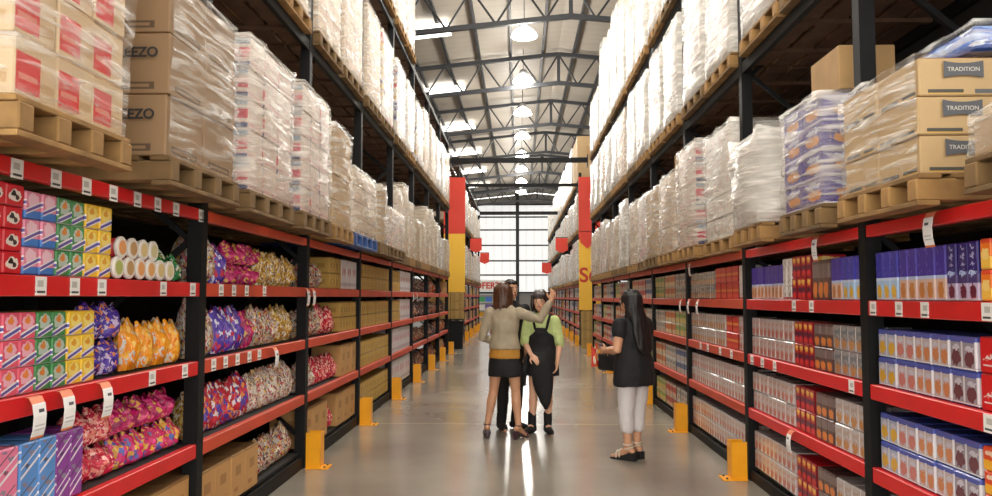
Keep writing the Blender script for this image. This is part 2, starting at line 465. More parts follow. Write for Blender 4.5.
# high-bay lamps
M_lamp = emit('lamp lens', '#fffdf6', 80.0)
M_alu = simple('lamp reflector', '#b9bcc0', .35, .8)
ld = bpy.data.lights.new('lamp', 'POINT'); ld.shadow_soft_size = .26; ld.energy = LAMP_W; ld.color = (1.0, .95, .87)
M_acr = emit('lit acrylic reflector', '#fff8ec', 14.0)
hous_me = MB().lathe([(.05, .40), (.1, .40), (.13, .36), (.13, .24), (.08, .23)], n=24).mesh('housing', M_alu, True)
lamp_me = (MB().lathe([(.1, .22), (.16, .225), (.25, .17), (.33, .06), (.34, 0), (.33, 0), (.24, .15), (.1, .2)], n=28).mesh('reflector', M_acr, True),
           MB().lathe([(.30, .01), (.30, .018)], n=28).mesh('lens', M_lamp))
for i in range(-4, 8):
    Y = 20.8 + 4.5 * i
    if Y > 54: break
    z = 8.42
    t = thing('high_bay_lamp', 'bright round high-bay lamp over the aisle, %s from the entrance end' % ORD[i + 5], 'lamp', (.15, Y, z), 0, 'high-bay lamps')
    obj('housing', hous_me, t); obj('reflector', lamp_me[0], t); obj('lens', lamp_me[1], t)
    obj('hanger', MB().bar((0, 0, .40), (0, 0, roof_z(.15) - z - .02), .02, .02, 8).mesh('hanger', M_steel), t)
    l = obj('lamp_light', ld, t, (0, 0, -.32))

# ------------------------------------------------------------------ racks
XF = 1.95
SHELF = {-1: [.14, .66, 1.16, 1.637, 2.09, 3.95, 5.85], 1: [.12, .61, 1.066, 1.53, 1.953, 3.60, 5.20]}
Y0 = {-1: 2.45, 1: 2.20}
BW = {-1: 2.45, 1: 2.40}
DEPTH = 1.10
SIDE = {-1: 'left', 1: 'right'}
def upright_mesh(side, top):
    s = side; mb = MB()
    for d0, d1 in ((0, .09), (DEPTH - .09, DEPTH)):
        mb.box(min(s * d0, s * d1), max(s * d0, s * d1), -.045, .045, 0, top)
    z = .3; f = True
    while z + .8 < top:
        a, b = (.09, DEPTH - .09) if f else (DEPTH - .09, .09)
        mb.bar((s * a, 0, z), (s * b, 0, z + .8), .035); z += .8; f = not f
    for d in (.045, DEPTH - .045):
        mb.box(s * d - .045, s * d + .045, -.07, .07, 0, .008)
    return mb.mesh('upright_frame', M_black)

M_tag = printed('price ticket', '#e9e7e2', [('r', .12, .88, .12, .24, '#3a3a3a'), ('r', .15, .7, .45, .8, '#b9b6b0')], noise=0, rough=.5)
def rack(side, y0, bw, nb, levels, top, label, beam_mats, detail=True):
    s = side
    t = thing('storage_rack', label, 'rack', (s * XF, y0, 0), 0, 'storage racks')
    um = upright_mesh(s, top)
    for k in range(nb + 1): obj('upright_frame', um, t, (0, k * bw, 0))
    def bx(d0, d1, ya, yb, za, zb): return MB().box(min(s * d0, s * d1), max(s * d0, s * d1), ya, yb, za, zb)
    bl = bw - .094
    beams = {}
    for li, z in enumerate(levels):
        upper = li >= 5
        for k in range(nb):
            yc = (k + .5) * bw
            mat = M_black if upper else beam_mats(k, li)
            if li > 0:
                h = .10 if upper else (.068 if li == 4 else .084)
                key = (mat.name, h)
                if key not in beams: beams[key] = bx(0.004, .05, -bl / 2, bl / 2, -h, 0).mesh('shelf_beam', mat, bevel=.004, segs=1)
                b = obj('shelf_beam', beams[key], t, (0, yc, z))
                if li == 4 and 'rear' not in beams: pass
            else:
                if 'kick' not in beams: beams['kick'] = bx(.01, .03, -bl / 2, bl / 2, 0.002, z - .03).mesh('kick_plate', M_black)
                obj('kick_plate', beams['kick'], t, (0, yc, 0))
                b = None
            if li < 4:
                if 'deck' not in beams: beams['deck'] = bx(.052, DEPTH - .02, -bl / 2, bl / 2, -.03, -.004).mesh('shelf_deck', M_black2)
                obj('shelf_deck', beams['deck'], t, (0, yc, z))
            else:
                if 'rear' not in beams: beams['rear'] = bx(DEPTH - .05, DEPTH - .004, -bl / 2, bl / 2, -.1, 0).mesh('rear_beam', M_black)
                obj('rear_beam', beams['rear'], t, (0, yc, z))
                if upper:
                    if 'slats' not in beams:
                        mb = MB()
                        for j in range(5): mb.box(*sorted((s * (.07 + j * .2), s * (.23 + j * .2))), -bl / 2, bl / 2, -.03, -.006)
                        for yy in (-.7, 0, .7): mb.box(*sorted((s * .052, s * (DEPTH - .052))), yy - .03, yy + .03, -.06, -.03)
                        beams['slats'] = mb.mesh('slat_deck', M_deckwood)  # dark boards added so the undersides of the upper levels look shaded
                    obj('slat_deck', beams['slats'], t, (0, yc, z))
            yield_tags(side, k, li, b, bl)
    for k in range(nb):
        if 'back' not in beams: beams['back'] = bx(DEPTH + .002, DEPTH + .02, -bw / 2, bw / 2, .05, top - .02).mesh('back_panel', M_black2)
        obj('back_panel', beams['back'], t, (0, (k + .5) * bw, 0))  # added dark sheet, standing in for the shaded depth behind the bays
    return t
# price tickets: measured positions along the near shelf edges (world y of each)
def zpos(side, x): return XF * F / ((519 - x) if side < 0 else (x - 519))
TAGPX = {(-1, 4): [5, 46, 78, 106, 131, 152, 171, 197], (-1, 3): [34, 69, 97, 160, 190, 219, 232, 245, 263], (-1, 2): [151, 184, 213, 225, 237, 249, 259],
         (1, 3): [867, 892, 917, 977, 807, 790], (1, 2): [975, 988, 844, 770, 758, 748, 717, 705, 728, 698], (-1, 1): [],
         (1, 4): []}
tag_me = {}
def yield_tags(side, bay, li, beam, bl):
    if beam is None: return
    for px in TAGPX.get((side, li), ()):
        y = zpos(side, px); k = int((y - Y0[side]) // BW[side])
        if k != bay: continue
        if side not in tag_me:
            tag_me[side] = MB().box(*( (-.003, 0) if side > 0 else (0, .003)), -.037, .037, -.038, .038).mesh('price_ticket', M_tag)
        obj('price_ticket', tag_me[side], beam, (side * .003, y - Y0[side] - (bay + .5) * BW[side], -.042))
    # small dark-red seams in the near rail are part of the strip
bm_l = lambda k, li: M_red if k == 0 else (M_orange)
bm_r = lambda k, li: M_red if k < 2 else M_orange
_r = rack
rack(-1, Y0[-1], BW[-1], 8, SHELF[-1], 6.0, 'long black pallet rack with red shelf rails on the left of the aisle, sweets side', bm_l)
rack(1, Y0[1], BW[1], 8, SHELF[1], 5.6, 'long black pallet rack with red shelf rails on the right of the aisle, drinks side', bm_r)
RY0, RBW = 26.0, 2.7
def rear_rack(side, nb):
    global YT
    rack(side, RY0, RBW, nb, SHELF[side], 5.6, 'far pallet rack beyond the cross aisle on the %s, behind the yellow end panel' % SIDE[side], lambda k, li: M_orange)
_saved = TAGPX; TAGPX = {}
rear_rack(-1, 5); rear_rack(1, 10)
TAGPX = _saved

# ------------------------------------------------------------------ post guards
def guards(side, y0, bw, ks, phrase):
    s = side
    for k in ks:
        y = y0 + bw * k
        w = 'first' if k == ks[0] else ORD[ks.index(k) + 1]
        t = thing('post_guard', 'yellow steel post guard on the floor, %s along the %s' % (w, phrase), 'post guard', (s * (XF - .02), y, 0), 0, 'yellow post guards')
        i = -s
        bx = lambda a, b, ya, yb, za, zb: MB().box(min(i * a, i * b), max(i * a, i * b), ya, yb, za, zb)
        mb = bx(.125, .133, -.07, .07, .01, .322)
        for ya in (-.07, .062):
            q = bx(.0, .126, ya, ya + .008, .01, .322); mb.add(q.v, q.f)
        obj('guard', mb.mesh('guard', M_yellow), t)
        obj('base_plate', bx(0.0, .205, -.09, .09, 0.001, .01).mesh('base_plate', M_yellow), t)
        for ya in (-.06, .06):
            obj('bolt', MB().lathe([(.011, .01), (.011, .02), (.004, .023)], (i * .17, ya, 0), n=8).mesh('bolt', M_steel), t)
guards(-1, Y0[-1], BW[-1], [1, 2, 3, 4, 5, 6, 7, 8], 'left front rack')
guards(1, Y0[1], BW[1], [1, 2, 3, 4, 5, 6, 7, 8], 'right front rack')
guards(-1, RY0, RBW, list(range(0, 6)), 'left far rack')
guards(1, RY0, RBW, list(range(0, 11)), 'right far rack')

# cross ties over the aisle
for (Y, z, xa, xb, w, lab) in ((22.4, 5.4, -1.94, 1.94, .13, 'nearer black steel tie beam over the aisle between front racks'),
                               (26.0, 5.2, -1.94, 1.94, .10, 'middle black steel tie beam over the aisle between yellow end panels'),
                               (39.5, 5.7, -1.94, 1.94, .16, 'far black steel tie beam over the aisle before bright end wall')):
    t = thing('tie_beam', lab, 'beam', (0, Y, z), 0, 'aisle tie beams')
    obj('bar', MB().bar((xa, 0, 0), (xb, 0, 0), w).mesh('bar', M_black), t)
    for sx in (-1, 1): obj('end_plate', MB().box(sx * 1.93 - .012, sx * 1.93 + .012, -.12, .12, -.2, .14).mesh('end_plate', M_black), t)

# ------------------------------------------------------------------ pallets and wrapped loads
PH = .145
def pallet_meshes(w, d, mat):
    """stringer pallet: w along the aisle, d into the rack; stringer ends face the aisle"""
    n = 4 if w < 1.3 else 5
    ys = [-w / 2 + .05 + (w - .1) * i / (n - 1) for i in range(n)]
    st = MB().box(-d / 2, d / 2, -.045, .045, .024, .121).mesh('stringer', mat, bevel=.006, segs=1)
    bd = MB().box(-.05, .05, -w / 2, w / 2, 0, .022).mesh('deck_board', mat, bevel=.003, segs=1)
    return ys, st, bd
PAL = {}
def pallet(side, yc, z, w, label, mat=None, d=1.08, off=-.03, detail=True):
    mat = mat or M_wood
    w = round(w / .05) * .05
    k = (w, d, mat.name)
    if k not in PAL: PAL[k] = pallet_meshes(w, d, mat)
    ys, st, bd = PAL[k]
    xc = side * (XF + off + d / 2)
    t = thing('wooden_pallet' if mat in (M_wood, M_wood2) else 'plastic_pallet', label, 'pallet', (xc, yc, z + .001), 0, 'pallets')
    for y in ys: obj('stringer', st, t, (0, y, 0))
    for i in range(7): obj('deck_board', bd, t, (-d / 2 + .06 + (d - .12) * i / 6, 0, .122))
    for x in (-d / 2 + .05, 0, d / 2 - .05): obj('bottom_board', bd, t, (x, 0, .001))
    return t

def shell(w, d, h, seed, bulge=.03, rough=.025, crown=0., n=10):
    """lumpy stretch-film shell: open box of film, w along Y, d along X"""
    from mathutils import noise
    rr = random.Random(seed); off = Vector((rr.random() * 50, rr.random() * 50, rr.random() * 50))
    bm = bmesh.new(); bmesh.ops.create_cube(bm, size=1)
    bmesh.ops.subdivide_edges(bm, edges=list(bm.edges), cuts=n, use_grid_fill=True)
    for v in bm.verts:
        p = v.co.copy()                       # in [-.5,.5]
        q = Vector((p.x * d, p.y * w, (p.z + .5) * h))
        ex, ey = abs(p.x) * 2, abs(p.y) * 2
        nz = noise.noise(q * 3.2 + off) * rough + noise.noise(q * 9 + off) * rough * .45
        side = Vector((p.x, p.y, 0))
        k = (1 - (p.z * 2) ** 4) * bulge
        if ex > .99: q.x += math.copysign(k * (1 - ey ** 4) + nz + .012, p.x)
        if ey > .99: q.y += math.copysign(k * (1 - ex ** 4) + nz + .012, p.y)
        if p.z > .49:
            q.z += .012 + abs(nz) + crown * (1 - max(ex, ey) ** 2)
        v.co = q
    me = bpy.data.meshes.new('stretch_wrap'); bm.to_mesh(me); bm.free()
    me.polygons.foreach_set('use_smooth', [True] * len(me.polygons))
    return me

W_clear = wrap_mat('clear stretch film', .05, .52)
W_milky = wrap_mat('milky stretch film', .16, .66, '#efe8dc')
W_white = wrap_mat('white stretch film', .45, .9, '#ebe6dd')
C_kraft = printed('kraft carton', '#b2946a', [('r', .3, .7, .52, .78, '#a98456'), ('r', .0, 1, .48, .5, '#a07c4e')], rough=.7)
C_kred = printed('cream carton with red panel', '#cbb08a', [('r', .04, .6, .1, .74, '#cb2a28'), ('r', .1, .54, .3, .40, '#d4806f'), ('r', .6, .95, .2, .36, '#b9966a'), ('r', .0, 1, .95, 1, '#b08c5c')], rough=.65)
C_logo = printed('brown carton with dark mark', '#937655', [('r', .0, 1, .0, .012, '#7c5d38'), ('r', .15, .85, .08, .2, '#5e4a36'), ('r', .2, .8, .115, .165, '#937655')], rough=.7)
C_trad = printed('kraft carton with printed banner', '#bd9f72', [('r', .08, .4, .08, .17, '#4c4a45'), ('r', .08, .4, .055, .08, '#c99a2e'), ('r', .5, .92, .06, .17, '#5f6061'), ('r', 0, 1, .98, 1, '#8f6b3e')], rough=.65)
C_pink = printed('pale pack with pink and blue ends', '#d2c0b2', [('r', .06, .94, .08, .2, '#c99a94'), ('r', 0, 1, .94, 1, '#b79d8e'), ('r', .1, .5, .45, .75, '#c7b09f')], rough=.35, rep=(2, 1), ends=[('r', 0, 1, 0, .16, '#3c4a74'), ('r', 0, 1, .3, .62, '#c2384c'), ('e', .5, .46, .3, .12, '#e3cfcb'), ('r', 0, 1, .74, .94, '#8a98a6')])
C_beige = printed('beige bundled packs', '#d3bfa6', [('r', .05, .95, .1, .3, '#c2a58a'), ('r', .05, .2, .4, .85, '#b99a8a'), ('r', 0, 1, .94, 1, '#a4876a')], rough=.5, rep=(2, 1))
C_white = printed('white bundled packs', '#e7e3dc', [('r', .08, .5, .2, .5, '#d2c9be'), ('r', .6, .9, .3, .7, '#dcc2b8'), ('r', 0, 1, .96, 1, '#b9b2a8')], rough=.5, rep=(2, 1))
C_purp = printed('purple carton with orange bowl picture', '#4b3c8c', [('e', .5, .4, .34, .2, '#d58a3c'), ('e', .5, .75, .3, .1, '#cfd3e2'), ('r', 0, 1, 0, .08, '#d9d4e6')], rough=.4)
C_candy = candy('bundled colour packs', '#d8cfc6', ['#c93a4a', '#e8e2dc', '#3d4a80', '#d9b26a', '#efe9e2'], 9, .55, .4)
CART = {'kraft': C_kraft, 'kred': C_kred, 'logo': C_logo, 'trad': C_trad, 'pink': C_pink, 'beige': C_beige, 'white': C_white, 'purp': C_purp, 'candy': C_candy}
LOOKW = {'kraft': 'kraft carton', 'kred': 'cream and red carton', 'logo': 'dark-printed brown carton', 'trad': 'banner-printed kraft carton', 'pink': 'pink and blue pack',
         'beige': 'beige pack', 'white': 'white pack', 'purp': 'purple carton', 'candy': 'mixed colour pack'}
SHELLS = {}
LEVEL = {4: 'low level', 5: 'middle level', 6: 'top level'}
NLOAD = {}
def load(side, y0, y1, li, h, style, grid=(3, 2, 5), wrap=None, pal=None, d=1.0, detail=True, seed=None, crown=0., label=None, palmat=None, bulge=.03, rackname='front', zb=None, rough=.025, off=0.):
    z = zb if zb is not None else SHELF[side][li]
    yc, w = (y0 + y1) / 2, y1 - y0 - .09
    key = (side, li, rackname); NLOAD[key] = NLOAD.get(key, 0) + 1; n = NLOAD[key]
    where = '%s along %s of %s %s rack' % (ORD[n] if n <= 20 else 'twenty-%s' % ORD[n - 20], LEVEL[li], SIDE[side], rackname)
    pm = palmat or (M_wood if R.random() < .6 else M_wood2)
    pallet(side, yc, z, y1 - y0 - .03, '%s pallet, %s' % ('blue plastic' if pm is M_blue else 'wooden', where), pm, off=off - .03)
    if h <= 0: return None
    zt = z + PH + .003
    x = side * (XF + off + d / 2)
    t = thing('wrapped_load', label or 'film-wrapped %s load, %s' % (LOOKW[style], where), 'pallet load', (x, yc, zt), 0, 'wrapped pallet loads')
    seed = seed if seed is not None else R.randrange(10 ** 6)
    mat = CART[style]
    ny, nx, nz = grid
    cw, cd, ch = w / ny, d / nx, h / nz
    if detail:
        me = boxmesh(cw - .004, cd - .004, ch - .003, mat, .006)
        for iz in range(nz):
            for ix in range(nx):
                for iy in range(ny):
                    jj = .006
                    obj('carton', me, t, (side * (-d / 2 + (ix + .5) * cd + R.uniform(0, .012)), -w / 2 + (iy + .5) * cw + R.uniform(-jj, jj) * .3, iz * ch), (0, 0, 0))
    else:
        k = (round(w, 1), round(d, 2), round(h, 1), mat.name, grid)
        ww, hh = round(w, 1), round(h, 1)
        if k not in SHELLS:
            mb = MB(); q = random.Random(zlib.crc32(k[3].encode()) % 100)
            cw2, ch2 = ww / ny, hh / nz
            for iz in range(nz):
                for iy in range(ny):
                    for ix in range(nx):
                        jx = q.uniform(0, .012)
                        mb.box(-d / 2 + ix * cd + .003 + jx, -d / 2 + (ix + 1) * cd - .003, -ww / 2 + iy * cw2 + .003, -ww / 2 + (iy + 1) * cw2 - .003, iz * ch2, (iz + 1) * ch2 - .004)
            SHELLS[k] = mb.mesh('packs', mat)
        o = obj('packs', SHELLS[k], t)
        o.scale = (1, w / ww, h / hh)
    if wrap:
        if detail:
            sm = shell(w, d, h, seed, bulge, rough, crown); sm.materials.append(wrap)
            if style in ('logo', 'trad'):          # the film of these loads is open on the end towards the entrance
                bm = bmesh.new(); bm.from_mesh(sm); bmesh.ops.recalc_face_normals(bm, faces=bm.faces)
                bmesh.ops.delete(bm, geom=[f for f in bm.faces if f.normal.y < -.8 and f.calc_center_median().y < -w / 2 + .01], context='FACES')
                bm.to_mesh(sm); bm.free()
            obj('stretch_wrap', sm, t)
        else:
            kk = (seed % 6, wrap.name)
            if kk not in SHELLS:
                sm = shell(1.0, 1.0, 1.0, seed % 6, .014, .022, 0, 8); sm.materials.append(wrap); SHELLS[kk] = sm
            o = obj('stretch_wrap', SHELLS[kk], t); o.scale = (d, w, h)
    return t

# left rack, lowest pallet level (measured from the photograph); loads overhang the rail a little
load(-1, 2.58, 3.43, 4, 1.3, 'kred', (3, 2, 6), W_clear, seed=3, off=-.24)
a = load(-1, 3.77, 4.77, 4, .92, 'logo', (2, 2, 3), W_clear, seed=5, bulge=.05, rough=.035, off=-.24)
load(-1, 4.98, 6.02, 4, 1.0, 'pink', (3, 2, 5), W_milky, seed=8, bulge=.05, off=-.22)
load(-1, 6.24, 7.24, 4, 1.03, 'pink', (3, 2, 5), W_milky, seed=9, bulge=.05, off=-.22)
load(-1, 7.44, 8.30, 4, .97, 'kraft', (2, 2, 4), W_clear, seed=11, off=-.2)
load(-1, 8.38, 9.70, 4, .70, 'beige', (3, 2, 4), W_milky, seed=12, palmat=M_blue, off=-.2)
load(-1, 9.88, 10.46, 4, .72, 'kraft', (1, 2, 2), W_milky, seed=13, off=-.2)
load(-1, 10.54, 12.14, 4, .52, 'candy', (4, 2, 3), W_milky, seed=14, off=-.2)
# near-left load: hand-lettered dark marks on the end of the tall brown cartons
M_ink = simple('dark print', '#2f2c2c', .7)
for i, ch in enumerate(a.children):
    pass
for iz in range(3):
    for ch in [c for c in a.children if c.name.startswith('carton')]:
        if abs(ch.location.z - iz * .92 / 3) < .01 and ch.location.y < 0:
            tm = textmesh('BREEZO', .068, M_ink, .0006, .002)
            obj('printed_mark', tm, ch, (.075, -.2475, .2), (PI / 2, 0, 0))
            obj('printed_blot', MB().ball((0, 0, 0), .035, .0015, .045).ball((.02, 0, -.04), .03, .0015, .03).mesh('printed_blot', M_ink, True), ch, (-.09, -.2475, .16))
rl = random.Random(21)
def bays(side, y0, bw, ks, li, hs, styles, wraps, n=2, off=-.03, rackname='front', fill=1.0):
    for k in ks:
        a0, b0 = y0 + k * bw + .09, y0 + (k + 1) * bw - .09
        step = (b0 - a0) / n
        for i in range(n):
            w = step * rl.uniform(.9, .97) * fill
            st = rl.choice(styles)
            load(side, a0 + i * step, a0 + i * step + w, li, rl.uniform(*hs), st, (3, 2, 4) if li < 6 else (2, 2, 4), W_white if (st == 'white' or li == 6) and wraps else (W_milky if wraps else None), detail=False, off=off, rackname=rackname)
bays(-1, Y0[-1], BW[-1], [4, 5, 6, 7], 4, (.75, 1.2), ['kraft', 'beige', 'white', 'beige'], True, 3)
bays(-1, Y0[-1], BW[-1], range(0, 8), 5, (1.15, 1.32), ['white', 'beige', 'white', 'candy', 'beige'], True)
bays(-1, Y0[-1], BW[-1], range(1, 5), 6, (1.2, 1.5), ['white', 'beige'], True)
# right rack, lowest pallet level
load(1, 2.30, 3.24, 4, .16, 'kraft', (2, 2, 1), W_milky, seed=31, crown=.22, bulge=.02, off=-.15)
b = load(1, 3.56, 4.47, 4, .53, 'trad', (2, 2, 3), W_clear, seed=33, bulge=.02, off=-.16)
load(1, 4.69, 5.47, 4, .66, 'purp', (2, 3, 4), W_milky, seed=34, bulge=.04, off=-.16)
load(1, 5.86, 6.64, 4, .68, 'white', (2, 2, 4), W_white, seed=35, bulge=.09, rough=.06, off=-.16)
load(1, 7.10, 8.24, 4, 1.04, 'white', (2, 2, 5), W_milky, seed=36, bulge=.05, off=-.04)
load(1, 8.32, 9.31, 4, 1.1, 'pink', (2, 2, 5), W_milky, seed=37, bulge=.05, off=-.1)
load(1, 9.50, 10.56, 4, .96, 'beige', (2, 2, 3), W_milky, seed=38, off=-.1)
load(1, 10.64, 11.70, 4, .93, 'kraft', (2, 2, 3), W_milky, seed=39, off=-.1)
bays(1, Y0[1], BW[1], [4, 5, 6, 7], 4, (1.0, 1.2), ['beige', 'white', 'pink', 'beige'], True, 2, -.03)
bays(1, Y0[1], BW[1], range(0, 8), 5, (1.2, 1.3), ['white', 'white', 'beige'], True)
bays(1, Y0[1], BW[1], range(1, 7), 6, (1.8, 2.15), ['white', 'white', 'beige'], True)
bays(1, Y0[1], BW[1], [7], 6, (1.2, 1.35), ['white', 'beige'], True)
# printed banners on the end of the near right cartons
M_ban = simple('dark banner print', '#55565a', .6)
M_banl = simple('light lettering', '#cfcabc', .6)
for ch in list(b.children):
    if ch.name.startswith('carton') and ch.location.y < 0:
        zc = .53 / 3
        v = []
        for k in range(9):
            u = -1 + k / 4; hh = .028 + .011 * u * u
            v += [(u * .088, -.001, hh), (u * .088, -.001, -hh)]
        f = [(2 * k, 2 * k + 1, 2 * k + 3, 2 * k + 2) for k in range(8)]
        o = obj('printed_banner', MB().add(v, f).mesh('printed_banner', M_ban), ch, (-.055, -.2175, zc * .66))
        obj('banner_lettering', textmesh('TRADITION', .027, M_banl, .0004), ch, (-.055, -.2185, zc * .655), (PI / 2, 0, 0))
# blue bundled packs under film on top of the near right load, a carton and a printed box on the next ones
zt = SHELF[1][4] + PH + .53 + .06
M_bluepack = candy('blue film packs', '#3f62b4', ['#5f86d6', '#dfe6f2', '#2e4f9e', '#8fb0e6'], 6, .5, .2)
t = thing('blue_pack_bundle', 'blue wrapped bundle on top of the banner-printed kraft carton load', 'pack', (XF + .5, 4.02, zt), 0)
def lump(w, d, h, mat, seed, rough=.03):
    me = shell(w, d, h, seed, .02, rough, .05, 8); me.materials.append(mat); return me
obj('blue_packs', lump(.7, .70, .085, M_bluepack, 77, .03), t)
sm = shell(.8, .76, .10, 78, .02, .03, .05); sm.materials.append(W_clear); obj('film', sm, t)
zt2 = SHELF[1][4] + PH + .66 + .05
t = thing('carton', 'open-taped kraft carton standing on the purple carton load', 'carton', (XF + .16, 5.06, zt2), .0)
obj('box', boxmesh(.46, .34, .27, M_kraft, .005), t)
obj('tape', boxmesh(.47, .05, .272, simple('pale tape', '#d8c6a0', .35), .002), t, (0, 0, 0))
t = thing('carton', 'kraft carton lying on top of the film-wrapped load beside the black posts', 'carton', (XF + .25, 10.0, SHELF[1][4] + PH + .96 + .05), 0)
obj('box', boxmesh(.5, .4, .26, M_kraft, .005), t); obj('tape', boxmesh(.51, .05, .262, MATS['pale tape'], .002), t)
# red-and-white striped bundle deeper behind the low white load
t = thing('striped_pack_bundle', 'red and white striped pack bundle behind the low white bag load', 'pack', (XF + .5, 6.3, SHELF[1][4] + PH + .68 + .09), 0)
obj('packs', boxmesh(.6, .4, .16, printed('striped packs', '#e6dede', [('r', 0, .5, 0, 1, '#b5355a')], (8, 1)), .01), t)

# far rack loads
bays(-1, RY0, RBW, range(5), 4, (.95, 1.3), ['white', 'beige', 'white'], True, 2, -.03, 'far')
bays(-1, RY0, RBW, range(5), 5, (.95, 1.3), ['white', 'beige', 'white'], True, 2, -.03, 'far')
bays(1, RY0, RBW, range(10), 4, (.95, 1.3), ['white', 'beige', 'white'], True, 2, -.03, 'far')
bays(1, RY0, RBW, range(10), 5, (.95, 1.2), ['white', 'beige', 'white'], True, 2, -.03, 'far')
bays(1, RY0, RBW, [0], 6, (1.4, 1.5), ['kraft'], False, 2, -.03, 'far')
bays(1, RY0, RBW, range(1, 10), 6, (1.2, 1.6), ['white', 'beige', 'white'], True, 2, -.03, 'far')

# ------------------------------------------------------------------ goods on the retail shelves
BAYW = {-1: ['first', 'second', 'third', 'fourth', 'fifth', 'sixth', 'seventh', 'eighth'], 1: ['first', 'second', 'third', 'fourth', 'fifth', 'sixth', 'seventh', 'eighth']}
SHW = ['bottom', 'second', 'third', 'top']
LAYW = ['lower', 'middle', 'upper', 'topmost']
CNT = {}
def where(look, side, bay, lev, layer, nlay, rack_='front'):
    k = (look, side, bay, lev, layer, rack_); CNT[k] = CNT.get(k, 0) + 1; n = CNT[k]
    lay = '' if nlay == 1 else ', ' + (LAYW[layer] if nlay > 2 or layer == 0 else 'upper') + ' layer'
    return '%s%s, %s from post, %s shelf, %s %s bay' % (look, lay, ORD[n], SHW[lev], SIDE[side], (BAYW[side] + ['ninth', 'tenth'])[bay] if rack_ == 'front' else 'far ' + (BAYW[side] + ['ninth', 'tenth'])[bay])

def pouch_mesh(w, d, h, seed, mat, flat=.12):
    """filled plastic pouch standing up: pinched seams at top and bottom, crumpled belly"""
    from mathutils import noise
    rr = random.Random(seed); off = Vector((rr.random() * 40, rr.random() * 40, 3))
    nu, nv = 10, 12; v, f = [], []
    for sgn in (1, -1):
        o = len(v)
        for j in range(nv + 1):
            tv = j / nv
            for i in range(nu + 1):
                tu = i / nu
                th = (math.sin(PI * tu) ** .6) * (math.sin(PI * min(max((tv * .93 + .05), 0), 1)) ** .55) * (1.12 - .45 * tv)
                n = noise.noise(Vector((tu * 3, tv * 3.4, sgn)) + off)
                n2 = noise.noise(Vector((tu * 7, tv * 7, sgn * 2)) + off)
                x = sgn * (d / 2) * th * (1 + .35 * n + .12 * n2)
                y = (tu - .5) * w * (1 - .12 * math.sin(PI * tv)) * (1 + .04 * n2)
                z = tv * h + .015 * n * (tv > .2) + (.02 * math.sin(tu * 9 + seed) if j == nv else 0)
                v.append((x, y, max(0, z)))
        for j in range(nv):
            for i in range(nu):
                a = o + j * (nu + 1) + i
                f.append((a, a + 1, a + nu + 2, a + nu + 1) if sgn > 0 else (a, a + nu + 1, a + nu + 2, a + 1))
    me = MB().add(v, f).mesh('pouch', mat, True)
    bm = bmesh.new(); bm.from_mesh(me); bmesh.ops.remove_doubles(bm, verts=bm.verts, dist=.0008); bm.to_mesh(me); bm.free()
    me.polygons.foreach_set('use_smooth', [True] * len(me.polygons))
    return me

KIND = {}
def kind(key, name, cat, look, w, h, d, mat, build='box', group=None, film=False):
    KIND[key] = dict(name=name, cat=cat, look=look, w=w, h=h, d=d, mat=mat, build=build, group=group or look + 's')
GOODM = {}
def good_mesh(k, w, h, v=0):
    kk = (k['look'], round(w, 3), round(h, 3), v)
    if kk not in GOODM:
        if k['build'] == 'box': GOODM[kk] = boxmesh(w, k['d'], h, k['mat'], .006)
        else: GOODM[kk] = pouch_mesh(w, k['d'], h, zlib.crc32(('%s%d' % (k['look'], v)).encode()) % 999, k['mat'])
    return GOODM[kk]
GR = random.Random(5)
def fill(side, bay, lev, key, ya, yb, layers=1, h=None, d0=.03, rackname='front', y0=None, bw=None, jit=0.):
    k = KIND[key]; n = max(1, round((yb - ya) / k['w'])); w = (yb - ya) / n; hh = h or k['h']
    z = SHELF[side][lev] + .003
    for layer in range(layers):
        for i in range(n):
            me = good_mesh(k, w - (.004 if k['build'] == 'box' else .02), hh, GR.randrange(3) if k['build'] != 'box' else 0)
            lab = where(k['look'], side, bay, lev, layer, layers, rackname)
            o = obj(k['name'], me, None, (side * (XF + d0 + k['d'] / 2 + GR.uniform(0, .008 + jit)), ya + (i + .5) * w, z + layer * (hh + (.002 if k['build'] == 'box' else .012))),
                    (0, 0, (0 if k['build'] == 'box' else GR.uniform(-.05, .05)) + (0 if side > 0 else 0)))
            if k['build'] == 'pouch':
                o.rotation_euler[1] = side * GR.uniform(-.02, .10); o.location.x += side * .03; o.scale.z = GR.uniform(.9, 1.08) if layers == 1 else 1
            tag(o, lab, k['cat'], k['group'])

# --- kinds: left (sweets)
fini = lambda nm, base, a, b2: printed(nm, base, [('e', .5, .62, .36, .3, a), ('e', .5, .7, .18, .16, b2), ('d', -.35, -.05, .2, '#e9e4e6'), ('d', -.35, .0, .12, '#5a4fa0'), ('r', 0, 1, 0, .025, '#dcd6d8')], rough=.35)
kind('redbox', 'sweet_box', 'sweets box', 'red sweets box', .12, .087, .3, printed('red sweets box', '#d0202c', [('e', .5, .5, .36, .26, '#e8dfd4'), ('e', .42, .55, .12, .14, '#201a1c'), ('e', .62, .45, .14, .1, '#3a2a24'), ('r', 0, 1, 0, .04, '#9c1520')], rough=.35))
kind('pinkbox', 'sweet_box', 'sweets box', 'pink sweets box', .11, .112, .3, fini('pink sweets box', '#e0566e', '#f0b3c4', '#e9893c'))
kind('bluebox', 'sweet_box', 'sweets box', 'pink and blue sweets box', .11, .112, .3, printed('pink blue sweets box', '#e2889f', [('r', 0, 1, 0, .3, '#3f78c4'), ('e', .5, .68, .34, .26, '#f1c6d2'), ('d', -.35, .12, .34, '#e9e4e6'), ('d', -.35, .17, .28, '#6a4f9e')], rough=.35))
kind('greenbox', 'sweet_box', 'sweets box', 'green sweets box', .11, .112, .3, fini('green sweets box', '#3f8a4c', '#b9c9bd', '#dd8a3c'))
